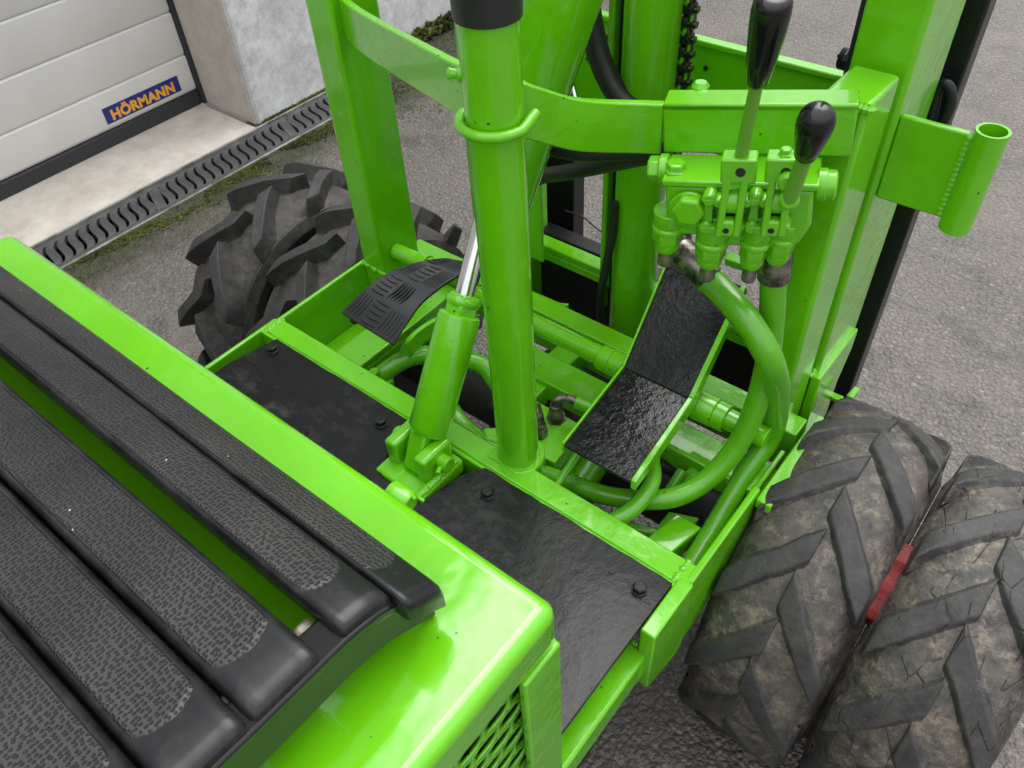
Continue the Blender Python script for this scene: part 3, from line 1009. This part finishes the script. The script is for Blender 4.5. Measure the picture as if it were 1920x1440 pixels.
# --- pedal shaft and pedals
b = MB(); b.cyl((-.815, .663, .500), (-.745, .671, .495), .0125); 
b.cyl((-.675, .664, .490), (-.187, .662, .490), .0135)
shaft = part('pedal_shaft', b, bevel=.001)
b = MB()
b.lathe((-.428, .662, .490), (1, 0, 0), [(0, .0175), (.0175, .0175)], 28); b.lathe((-.4103, .662, .490), (1, 0, 0), [(0, .0180), (.022, .0185)], 28)
b.build('shaft_collar', G, shaft, bevel=.0012); b = MB()
b.lathe((-.283, .662, .490), (1, 0, 0), [(0, .0195), (.0265, .0185)], 28); b.lathe((-.2563, .662, .490), (1, 0, 0), [(0, .0180), (.016, .0180)], 28)
b.build('shaft_collar', G, shaft, bevel=.0012); b = MB()
b.lathe((-.768, .668, .497), (1, 0, 0), [(0, .0155), (.018, .0155)], 24)
b.build('shaft_collar', G, shaft, bevel=.0012)

pedal = empty('pedal', (-.33, .62, .50)); pedal.parent = fl; pedal.location = WORLD['pedal'] - WORLD['forklift']
TL, TR_ = at(1257, 490, y=.76), at(1392, 527, y=.76)
FL_, FR_ = at(1170, 690, z=.522), at(1290, 747, z=.522)
BL, BR = at(1057, 835, z=.522), at(1182, 903, z=.522)
TR_.z = TL.z = (TL.z + TR_.z) / 2
n1 = (FR_ - FL_).cross(TL - FL_).normalized()
b = MB()
def plate(q, nrm, th):
    b.prism(q, nrm * -th)
def quadgrid(bm_, a, c_, d, e, nx, ny, th, nrm):
    b_ = bm_
    g = [[b_.bm.verts.new(a.lerp(c_, i / nx).lerp(e.lerp(d, i / nx), j / ny)) for i in range(nx + 1)] for j in range(ny + 1)]
    for j in range(ny):
        for i in range(nx): b_.face([g[j][i], g[j][i + 1], g[j + 1][i + 1], g[j + 1][i]])
b.prism([FL_, FR_, TR_, TL], n1 * -.004)
b.prism([BL, BR, FR_, FL_], V((0, 0, -.004)))
b.build('pedal_plate', M['pedal'], pedal, bevel=.0015)
b = MB()
e1 = (FR_ - FL_).normalized() * .007
dn = V((0, 0, -.022))
for s_, A, B_, C_ in ((1, BR, FR_, TR_), (-1, BL, FL_, TL)):
    off = e1 * (1 if s_ > 0 else -.45)
    lift = V((0, 0, .0035))
    b.prism([A + lift, B_ + lift, B_ + dn + V((0, .004, 0)), A + V((0, 0, -.012))], off)
    b.prism([B_ + lift, C_ + n1 * .0035, C_ - n1 * .012, B_ + dn + V((0, .004, 0))], off)
b.build('pedal_bracket', G, pedal, bevel=.0012)
b = MB()
pa, pb2 = at(1358, 498, y=.775), at(1398, 512, y=.775)
b.obox(pa, pb2 - pa, (0, .012, .006), (0, -.006, .014))
b.build('pedal_stop', G, pedal, bevel=.002)

# left checker plate pedal
ped2 = empty('pedal', (-.70, .57, .50)); WORLD[ped2.name] = V((-.70, .57, .50)); ped2.parent = fl; ped2.location = WORLD[ped2.name] - WORLD['forklift']
L0, L1 = at(640, 585, z=.520), at(737, 645, z=.520)         # rear edge
M0, M1 = at(712, 520, z=.548), at(792, 566, z=.530)
U0, U1 = at(800, 487, z=.555), at(872, 508, z=.545)
W0, W1 = at(838, 483, z=.545), at(880, 492, z=.538)
rows = []
lft = smooth([L0, L0.lerp(M0, .5) + V((0, 0, .003)), M0, M0.lerp(U0, .5) + V((0, 0, .004)), U0, W0], 4)
rgt = smooth([L1, L1.lerp(M1, .5) + V((0, 0, .002)), M1, M1.lerp(U1, .5) + V((0, 0, .003)), U1, W1], 4)
b = MB()
b.rings([[a, c_, c_ + V((0, 0, -.004)), a + V((0, 0, -.004))] for a, c_ in zip(lft, rgt)])
b.build('pedal_plate', M['checker'], ped2, bevel=.0008, auto=50)
def surf(s_, t_):
    f = t_ * (len(lft) - 1); i = min(int(f), len(lft) - 2); f -= i
    a = lft[i].lerp(lft[i + 1], f); c_ = rgt[i].lerp(rgt[i + 1], f)
    return a.lerp(c_, s_)
b = MB()
for gi in range(3):
    for gj in range(4):
        s0 = (gi + .5) / 3 + (.06 if gj % 2 else -.04); t0_ = (gj + .5) / 4
        horiz = (gi + gj) % 2
        for k in range(5):
            o_ = (k - 2) * .19
            if horiz: q = [(s0 - .15, t0_ + o_ / 4), (s0 + .15, t0_ + o_ / 4)]
            else: q = [(s0 + o_ / 3, t0_ - .10), (s0 + o_ / 3, t0_ + .10)]
            if any(not (0.03 < a < .97 and .02 < c_ < .97) for a, c_ in q): continue
            p0_, p1_ = surf(*q[0]), surf(*q[1]); up = V((0, 0, 1))
            d = (p1_ - p0_); sd_ = d.cross(up).normalized() * .0016
            mid = (p0_ + p1_) / 2
            b.prism([p0_, mid + sd_, p1_, mid - sd_], (0, -.0002, .0016))
b.build('tread_bars', M['checker'], ped2, bevel=.0005)
b = MB()
arm = smooth([at(742, 660, z=.46), at(752, 640, z=.50), at(775, 615, z=.515), at(815, 590, z=.523), at(850, 572, z=.52)], 5)
arm = [p + V((.004, 0, 0)) for p in arm]
b.rings([[p, p + V((.007, 0, 0)), p + V((.007, .006, -.026)), p + V((0, .006, -.026))] for p in arm])
b.build('pedal_arm', G, ped2, bevel=.0015)
b = MB(); b.obox(L0 + V((.006, .004, -.020)), (.012, 0, 0), (0, .016, 0), (0, 0, .016))
b.build('pedal_stop', M['blackmetal'], ped2, bevel=.003)

# --- hydraulic hoses
def hose(pts, r, mat=None, name='hose', **k):
    b = MB(); b.pipe(pts, r, 20, 10); return b.build(name, mat or M['hose_green'], fl, auto=60, **k)
hA = hose([at(1322, 520, y=.660), at(1352, 545, y=.645), at(1405, 608, y=.625), at(1446, 680, y=.625), at(1458, 745, y=.665), at(1446, 815, y=.685), (-.197, .640, .432), (-.196, .575, .402), (-.1935, .49, .385), (-.194, .455, .375)], (.0155, .0120))
hB = hose([at(1451, 515, y=.665), at(1447, 600, y=.665), at(1437, 690, y=.658), at(1412, 775, y=.645), at(1375, 845, y=.625), at(1318, 905, z=.448), at(1250, 935, z=.440), at(1150, 932, z=.432), at(1065, 905, z=.425), at(1000, 882, z=.42), at(940, 862, z=.41)], (.0140, .0115))
hC = hose([at(1222, 860, z=.472), at(1222, 905, z=.468), at(1185, 955, z=.462), at(1115, 995, z=.448), at(1060, 1025, z=.425)], .0100)
hD = hose([at(1000, 905, z=.39), at(1060, 945, z=.385), at(1130, 978, z=.38), at(1240, 1003, z=.375), at(1290, 1020, z=.36)], .0072)
hE = hose([at(690, 730, z=.425), at(725, 695, z=.447), at(775, 668, z=.458), at(835, 668, z=.455), at(900, 683, z=.445), at(930, 715, z=.43), at(955, 760, z=.41)], .0135)
hF = hose([at(835, 745, z=.42), at(862, 790, z=.415), at(890, 815, z=.40), at(920, 845, z=.38)], .0115)
hG = hose([at(830, 830, z=.43), at(880, 832, z=.432), at(930, 842, z=.42), at(975, 875, z=.40)], .0090)
hose([at(1085, 850, z=.47), at(1030, 930, z=.45)], .0055, name='control_rod')
hose([at(1112, 870, z=.36), at(1085, 910, z=.35)], .0215, name='cylinder_body')
hose([at(1280, 882, z=.42), at(1250, 930, z=.40)], .0075, name='control_rod')
hose([at(1235, 870, z=.40), at(1300, 905, z=.37)], .0085, M['rubberhose'])
hose([at(1180, 1005, z=.34), at(1240, 1050, z=.32), at(1280, 1075, z=.30)], .013, M['rubberhose'])
hose([at(640, 700, z=.36), at(690, 720, z=.36), at(740, 715, z=.36)], .012, M['rubberhose'])
# black hoses at the mast
hose([at(1098, -40, y=.80), at(1108, 40, y=.80), at(1125, 110, y=.80), at(1150, 165, y=.80), at(1180, 200, y=.80), at(1230, 232, y=.79)], .0140, M['rubberhose'])
hose([at(985, 255, y=.70), at(1035, 278, y=.70), at(1100, 288, y=.70), at(1170, 286, y=.70), at(1240, 282, y=.70)], .0095, M['rubberhose'])
hose([at(985, 345, y=.76), at(1020, 330, y=.75), at(1070, 322, y=.73), at(1130, 310, y=.72), at(1190, 297, y=.705), at(1225, 290, y=.70)], .0100, M['rubberhose'])
hose([at(1152, 380, y=.80), at(1148, 440, y=.80), at(1136, 500, y=.80), at(1126, 560, y=.80), at(1128, 620, y=.80), at(1135, 660, y=.78)], .0062, M['rubberhose'])
hose([at(1060, 395, y=.88), at(1090, 405, y=.88), at(1115, 425, y=.88), at(1135, 440, y=.88)], .0014, M['rubberhose'], 'wire')
# printed marks on the black hose
b = MB()
# elbow fitting and hose crimp at the valve outlets
b.pipe([at(1268, 440, y=.668), at(1270, 462, y=.662), at(1288, 482, y=.657), at(1310, 500, y=.656), at(1330, 522, y=.654)], .0165, 20, 6)
b.build('hose_fitting', M['steel'], fl)
b = MB(); b.cyl(at(1456, 470, y=.665), at(1451, 522, y=.665), .0168, seg=28)
b.build('hose_fitting', M['steel'], fl, bevel=.001)

# --- steering valve block with fittings
b = MB()
q = [at(1003, 750, z=.425), at(1092, 797, z=.425), at(1083, 815, z=.425), at(1040, 868, z=.425), at(950, 820, z=.425)]
b.prism(q, (0, 0, -.03))
sb = part('steering_block', b, bevel=.0015)
b = MB()
p = at(1043, 785, z=.425)
b.lathe(p, (0, 0, 1), [(0, .014), (.003, .014), (.003, .0115), (.012, .0115)], 6); b.lathe(p + V((0, 0, .012)), (0, 0, 1), [(0, .0098), (.008, .0098), (.010, .0085), (.016, .0085)], 24)
b.pipe([p + V((0, 0, .026)), p + V((.000, .004, .034)), p + V((.012, .012, .037)), p + V((.030, .014, .037))], .0062, 16, 6)
b.build('hose_fitting', M['steel'], sb)
b = MB(); b.pipe([p + V((.024, .013, .037)), p + V((.045, .016, .036)), p + V((.075, .02, .034))], .0088, 16, 6)
b.build('hose', M['hose_green'], sb)
b = MB()
p = at(1012, 815, z=.425)
b.lathe(p, (0, 0, 1), [(0, .011), (.016, .011), (.016, .009), (.024, .009)], 6)
b.pipe([p + V((0, 0, .022)), p + V((-.004, .002, .036)), p + V((-.012, .006, .046))], .0075, 14, 5)
b.build('hose_fitting', M['steel'], sb)
b = MB(); q = [at(905, 800, z=.40), at(985, 800, z=.40), at(965, 850, z=.40), at(905, 840, z=.40)]
b.prism(q, (0, 0, -.06)); part('valve_housing', b, bevel=.004)

# left end fitting with a bolt
b = MB()
q = [at(692, 700, z=.440), at(722, 690, z=.440), at(738, 712, z=.440), at(703, 738, z=.440)]
b.prism(q, (0, 0, -.03)); hf = part('hose_clamp', b, bevel=.002)
b = MB(); b.lathe(at(705, 714, z=.440), (0, 0, 1), [(0, .0085), (.004, .0085), (.004, .0045), (.012, .0045), (.012, .0078), (.020, .0075)], 6)
b.build('bolt', G, hf, bevel=.0005)

# --- control valve bank: turned a little towards the driver
ZV = .834
vo = at(1240, 338, z=ZV); v1_ = at(1537, 348, z=ZV + .014)
EX = (v1_ - vo); VL = EX.length; EX.normalize()
EY = V((-EX.y, EX.x, 0)).normalized(); EZ = EX.cross(EY).normalized()           # EY points away from the driver
def lp(a, b_, c): return vo + EX * a + EY * b_ + EZ * c
def av(u, v, off):
    """pixel on the vertical plane parallel to the valve face, 'off' nearer the driver"""
    d = R.transposed() @ V(((u - 960) / FOC, (v - 720) / FOC, 1.0))
    p0_ = vo - EY * off
    return CAM + d * ((p0_ - CAM).dot(EY) / d.dot(EY))
far = at(1243, 286, z=ZV)
DEP = (far - vo).dot(EY)
# mounting angle behind it
b = MB()
bl, br_ = lp(.003, DEP, .001), at(1603, 284, z=ZV)
tl = at(1247, 201, x=None, y=None, z=ZV + .048)
dirb = EX.copy()
LB = (-.1895 - lp(.004, DEP, 0).x) / EX.x
b.obox(lp(-.007, DEP + .0005, .0), EX * (LB + .011), EY * .008, EZ * .050)
b.obox(lp(-.007, DEP + .0005, .0505), EX * (LB + .011), EY * .030, EZ * -.008)
vb = part('valve_bar', b, M['brush'], bevel=.002)
for i in range(1):
    bb = MB(); bb.lathe(lp(.022, DEP + .036, .046), (0, 0, 1), [(-.012, .0085), (.005, .0085), (.009, .0055)], 16)
    bb.build('bar_bolt', G, vb)
# body
b = MB()
b.obox(lp(0, 0, -.007), EX * VL, EY * DEP, EZ * .007)
valve = part('control_valve', b, bevel=.002)
b = MB()
prof = [(.002, -.0075), (VL - .004, -.0075), (VL - .003, -.045), (VL - .012, -.066), (VL - .03, -.072), (.055, -.072), (.040, -.062), (.004, -.062)]
b.prism([lp(a, .003, c) for a, c in prof], EY * (DEP - .004))
b.build('valve_body', G, valve, bevel=.004, seg=3)
EYn = -EY
def oncyl(bld, u, v, off, r, h, hexa=False, seg=20, inner=None):
    """round or hexagonal boss standing on the valve face towards the driver"""
    p = av(u, v, off)
    pf = [(0, r), (h * .8, r), (h, r * .88)]
    if inner: pf += [(h, inner), (h * .3, inner * .9)]
    bld.lathe(p, EYn, pf, 6 if hexa else seg)
b = MB(); oncyl(b, 1293, 390, -.002, .0195, .006, seg=28); b.build('plug_boss', G, valve, bevel=.001)
b = MB(); oncyl(b, 1293, 389, .004, .0155, .011, True); b.build('hex_plug', G, valve, bevel=.0015)
for u_, v_ in ((1266, 313),):
    b = MB(); p = at(u_, v_ + 6, z=ZV + .0005)
    if u_ > 1400: p = at(u_ + 0, v_ + 3, z=ZV + .013)
    b.hexbolt(p, (0, 0, 1), .0098 if u_ < 1400 else .0065, .009); b.build('bolt', G, valve, bevel=.0008)
# right end cap nut, left end fitting
b = MB(); p = lp(VL, DEP * .45, -.012); b.lathe(p, EX, [(-.002, .015), (.006, .015), (.006, .0135), (.013, .0135), (.015, .011)], 28); b.build('end_cap', G, valve, bevel=.0008)
b = MB(); p = lp(0, DEP * .55, -.004); b.lathe(p, -EX, [(-.002, .0145), (.006, .0145)], 28); b.build('end_ring', G, valve, bevel=.001)
b = MB(); b.lathe(p - EX * .006, -EX, [(0, .0125), (.010, .0125), (.011, .011)], 6); b.build('hex_fitting', G, valve, bevel=.001)
# ports below
def port(u, v0, v1p, off, r, steel=True, sl=.018):
    top = av(u, v0, off)
    b = MB(); b.lathe(top, (0, 0, -1), [(-.012, r * 1.05), (0, r * 1.05), (.004, r * .92), (.006, r * 1.05), (.010, r * 1.05)], 28)
    b.build('port_ring', G, valve, bevel=.0008)
    b = MB(); b.lathe(top, (0, 0, -1), [(.010, r), (.023, r), (.025, r * .9)], 6)
    b.build('port_nut', G, valve, bevel=.001)
    b = MB(); b.lathe(top, (0, 0, -1), [(.024, r * .86), (.030, r * .84), (.036, r * .62)], 24)
    b.build('port_cone', G, valve)
    if steel:
        b = MB(); b.lathe(top, (0, 0, -1), [(.034, r * .52), (.034 + sl, r * .52), (.036 + sl, r * .4)], 20)
        b.build('port_stub', M['steel'], valve, bevel=.0006)
port(1255, 412, 0, -.012, .0155)
port(1337, 440, 0, -.004, .0155)
port(1419, 442, 0, -.006, .0138)
port(1468, 432, 0, -.014, .0142, False)
# lever forks
def lever_fork(du):
    grp = []
    f = MB()
    # top block with a threaded hole
    c_ = av(1384 + du, 323, .022)
    hw = .0152
    f.obox(c_ - EX * hw - EZ * .0115, EX * hw * 2, EY * .019, EZ * .023)
    blk = f.build('lever_block', G, valve, bevel=.0018)
    if du:
        nb = MB(); nb.hexbolt(c_ + EY * .010 + EZ * .0112, EZ, .0052, .006); nb.build('bolt', G, valve, bevel=.0006)
    h = MB(); h.lathe(c_ + EX * .002, EYn, [(-.001, .0043), (.0006, .0043)], 18); h.build('block_hole', M['dark'], valve)
    # two side arms
    for k, (ua, ub) in enumerate(((1364, 1346), (1397, 1379))):
        a = MB()
        t0_ = av(ua + du, 336, .022); t1_ = av(ub + du, 446, .026)
        d = (t1_ - t0_)
        wv = EX * .0066
        a.prism([t0_ - wv / 2, t0_ + wv / 2, t1_ + wv / 2, t1_ - wv / 2], EY * .017)
        a.build('lever_arm', G, valve, bevel=.0016)
    rl = MB(); q = av(1373 + du, 374, .010); rl.cyl(q - EX * .0075, q + EX * .0075, .0125, seg=24); rl.build('roller', G, valve, bevel=.0025)
    rl = MB(); q = av(1366 + du, 405, .004); rl.obox(q - EX * .008 - EZ * .010, EX * .016, EY * .004, EZ * .020); rl.build('fork_gap', M['dark'], valve)
    lb = MB(); q = av(1361 + du, 431, .025); lb.obox(q - EX * .0078 - EZ * .0088, EX * .0156, EY * .012, EZ * .0176); lb.build('pivot_block', G, valve, bevel=.003)
    h = MB(); h.lathe(q + EYn * .0003 - EZ * .001, EYn, [(-.001, .0028), (.0004, .0028)], 14); h.build('block_hole', M['dark'], valve)
    for (uu, vv, rr, hh) in ((1332, 366, .0068, .010), (1325, 419, .0068, .009), (1349, 372, .0050, .010), (1339, 423, .0050, .010), (1402, 371, .0048, .011), (1388, 417, .0048, .011)):
        pn = MB(); q = av(uu + du, vv, .004); pn.lathe(q, EYn, [(-.006, rr), (hh * .75, rr), (hh, rr * .75)], 18)
        pn.obox(q + EYn * hh * .98 - EX * rr * .7 - EZ * .0010, EX * rr * 1.4, EYn * .0006, EZ * .0020) if rr > .006 else None
        pn.build('pivot_pin', G, valve, bevel=.0008)
    lk = MB(); q0, q1 = av(1333 + du, 366, .004), av(1326 + du, 417, .004); d = q1 - q0
    lk.prism([q0 - EX * .0055, q0 + EX * .0055, q0 + d * .5 + EX * .0038, q1 + EX * .0055, q1 - EX * .0055, q0 + d * .5 - EX * .0038], EY * -.004)
    lk.build('link_plate', G, valve, bevel=.001)
    ck = MB(); ck.prism([q1 - EX * .008 + EZ * .004, q1 + EX * .012 + EZ * .004, q1 + EX * .010 - EZ * .020, q1 - EX * .001 - EZ * .016], EY * .008)
    ck.build('bracket_cheek', G, valve, bevel=.002)
lever_fork(0); lever_fork(85)
# levers with knobs
def lever(p0_, p1_, r0, r1): 
    b = MB(); b.cyl(p0_, p1_, r0, r1, 20); return b
la0, la1 = av(1388, 303, .010), av(1421, 146, .030)
lv = lever(la0, la1, .0062, .0052).build('lever', M['dull'], valve)
d = (av(1446, 22, .050) - la1).normalized()
b = MB(); b.lathe(la1 - d * .004, d, [(0, .0082), (.002, .0092), (.025, .0118), (.050, .0138), (.066, .0144), (.0735, .0138), (.0765, .0124), (.0785, .0105), (.0792, .006), (.0792, .001)], 40)
b.build('lever_knob', M['plastic'], valve, auto=60)
lb0, lb1 = av(1481, 372, .028), av(1512, 286, .050)
lv2 = lever(lb0, lb1, .0070, .0064).build('lever', M['dull'], valve)
d = (av(1537, 205, .075) - lb1).normalized()
b = MB(); b.lathe(lb1 - d * .003, d, [(0, .0080), (.0015, .0094), (.014, .0112), (.028, .0131), (.039, .0142), (.046, .0141), (.051, .0127), (.055, .0100), (.0575, .0060), (.0583, .001)], 40)
b.build('lever_knob', M['plastic'], valve, auto=60)
b = MB()
b.lathe(av(1479, 376, .030), EYn * .6 + EZ * .1, [(-.018, .009), (0, .009), (.004, .006)], 18)
b.build('lever_boss', G, valve, bevel=.001)
b = MB(); q = av(1478, 330, .016); b.lathe(q, EYn, [(-.006, .0085), (.012, .0085), (.014, .006)], 18); b.build('lever_boss', G, valve)

# --- coil spring on the right rail
b = MB()
s0, s1 = at(1576, 108, y=.93), at(1632, 126, y=.93)
du_, dv_, dd_ = basis(s1 - s0)
pts = [s0.lerp(s1, i / 130) + (du_ * math.cos(i * .62) + dv_ * math.sin(i * .62)) * .0105 for i in range(131)]
b.pipe(pts, .0017, 6, 1)
b.build('spring', M['blackmetal'], fl)
b = MB()
b.pipe([at(1574, 100, y=.93), at(1586, 112, y=.93), at(1632, 126, y=.93)], .0042, 10, 4)
b.build('spring_rod', M['blackmetal'], fl)

# --- wheels
RW, ZA, YA = .247, .247, .685
def tyre(W, lugh, lugw, nl, seed, sweep=.40, skirt=.030):
    rnd = random.Random(seed)
    b = MB(); bm = b.bm
    gl = bm.verts.layers.float.new('groove')
    R0 = RW - lugh
    prof = [(-.34, .135), (-.39, .140), (-.46, .158), (-.557, .184), (-.508, .206), (-.435, R0 - .016), (-.36, R0 - .007), (-.22, R0 - .002), (0, R0),
            (.22, R0 - .002), (.36, R0 - .007), (.435, R0 - .016), (.508, .206), (.557, .184), (.46, .158), (.39, .140), (.34, .135)]
    n_ = 120
    rv = []
    for i in range(n_):
        a = 2 * math.pi * i / n_
        ring = []
        for wq, r in prof:
            rr = r + .0012 * noise.noise(V((wq * 6, math.cos(a) * 5, math.sin(a) * 5 + seed)))
            v = bm.verts.new((wq * W, rr * math.cos(a), rr * math.sin(a))); v[gl] = 1.0
            ring.append(v)
        rv.append(ring)
    for i in range(n_):
        A, B = rv[i], rv[(i + 1) % n_]
        for j in range(len(prof) - 1): b.face([A[j], B[j], B[j + 1], A[j + 1]])
    def surf_r(wq):
        q = abs(wq)
        ps = prof[8:]
        for (w0_, r0_), (w1_, r1_) in zip(ps, ps[1:]):
            if w0_ <= q <= w1_: return r0_ + (r1_ - r0_) * (q - w0_) / (w1_ - w0_)
        return prof[-1][1]
    for s_ in (-1, 1):
        for k in range(nl):
            a0 = 2 * math.pi * (k + (0 if s_ < 0 else .5)) / nl
            rings = []
            steps = [(-.03, 0), (.10, 0), (.20, 0), (.31, 0), (.42, 0), (.490, 0), (.505, 1)]
            for wq, side in steps:
                tq = (wq + .03) / .53
                a = a0 + sweep * min(tq, 1.0) + (.03 if side else 0)
                rb = surf_r(min(abs(wq), .449)) - .004
                lh = RW - .0012 * (wq * 2) ** 2 * 4 - .0022 * rnd.random()
                if wq > .43: lh -= .004
                if side: lh = .206; rb = .190; wq = .515
                hw = lugw * (1.0 - .12 * tq) / RW / 2 * (1 + .09 * rnd.uniform(-1, 1))
                hb = hw + .050
                wv = s_ * wq * W
                wo = s_ * (wq + (.004 if not side else 0)) * W
                ring = []
                for da, r, g in ((-hb, rb, 1.0), (-hw, lh, 0.0), (hw, lh, 0.0), (hb, rb, 1.0)):
                    aa = a + da + rnd.uniform(-.006, .006)
                    v = bm.verts.new((wo if r == lh else wv, r * math.cos(aa), r * math.sin(aa)))
                    v[gl] = max(g, .05) if not side else .6
                    ring.append(v)
                rings.append(ring)
            for A, B in zip(rings, rings[1:]):
                for j in range(3): b.face([A[j], A[j + 1], B[j + 1], B[j]])
            b.face(rings[0][::-1]); b.face(rings[-1])
    return b
def wheel(name_x, W, lugh, lugw, nl, seed, mat, turn, rimmat, sgn, bev=.0050):
    e = empty('wheel', (name_x, YA, ZA)); e.parent = fl
    WORLD[e.name] = V((name_x, YA, ZA)); e.location = WORLD[e.name] - WORLD['forklift']
    b = tyre(W, lugh, lugw, nl, seed)
    bmesh.ops.rotate(b.bm, verts=b.bm.verts[:], cent=(0, 0, 0), matrix=Matrix.Rotation(turn, 3, 'X'))
    bmesh.ops.translate(b.bm, verts=b.bm.verts[:], vec=(name_x, YA, ZA))
    o = b.build('tyre', mat, e, bevel=bev, seg=3, auto=62)
    b = MB()
    pr_ = [(-.30, .10), (-.42, .138), (-.44, .146), (-.40, .147), (-.36, .134), (0, .115), (.36, .134), (.40, .147), (.44, .146), (.42, .138), (.30, .10), (.12, .03), (.12, .001)]
    b.lathe((name_x, YA, ZA), (1, 0, 0), [(wq * W, r) for wq, r in pr_], 48)
    b.build('rim', rimmat, e)
    for k in range(5):
        a = 2 * math.pi * k / 5
        bb = MB(); bb.hexbolt((name_x + sgn * .12 * W, YA + .06 * math.cos(a), ZA + .06 * math.sin(a)), (sgn, 0, 0), .009, .014)
        bb.build('wheel_nut', M['steel'], e)
    return e
WT = .148
wheel(-.0825, WT, .0080, .040, 13, 1, M['tyre'], 0.10, M['red'], 1)
wheel(.0825, WT, .0078, .042, 13, 2, M['tyre_crack'], -.05, M['red'], 1)
wheel(-.942, WT - .006, .030, .032, 11, 3, M['tyre_dark'], 0.05, M['dark'], -1, .010)
wheel(-1.136, WT - .006, .030, .032, 11, 4, M['tyre_dark'], .22, M['dark'], -1, .010)
# red clamp plate that shows between the twin tyres
def gap_angle(u, v, r):
    d = R.transposed() @ V(((u - 960) / FOC, (v - 720) / FOC, 1.0))
    p = V((CAM.y - YA, CAM.z - ZA)); q = V((d.y, d.z))
    A, B, C_ = q.dot(q), 2 * p.dot(q), p.dot(p) - r * r
    t_ = (-B - math.sqrt(max(B * B - 4 * A * C_, 0))) / (2 * A)
    h_ = p + q * t_
    return math.atan2(h_.y, h_.x)
b = MB()
g0_, g1_ = gap_angle(1700, 1000, .205), gap_angle(1605, 1165, .205)
arc = []
for i in range(15):
    a_ = g0_ + (g1_ - g0_) * i / 14
    arc.append((a_, .202 - .004 * abs(math.sin(i * .8)) - (.02 if i in (0, 14) else 0)))
pl = [V((-.0075, YA + r * math.cos(a_), ZA + r * math.sin(a_))) for a_, r in arc] + [V((-.0075, YA + .12 * math.cos(a_), ZA + .12 * math.sin(a_))) for a_, r in arc[::-1]]
b.prism(pl, (.015, 0, 0))
b.build('rim_clamp', M['red'], fl, bevel=.002)
b = MB(); b.cyl((-.90, YA, ZA), (-.12, YA, ZA), .045, seg=24); b.box(-.60, -.42, YA - .08, YA + .08, ZA - .07, ZA + .09)
b.build('axle', M['dark'], fl, bevel=.008)
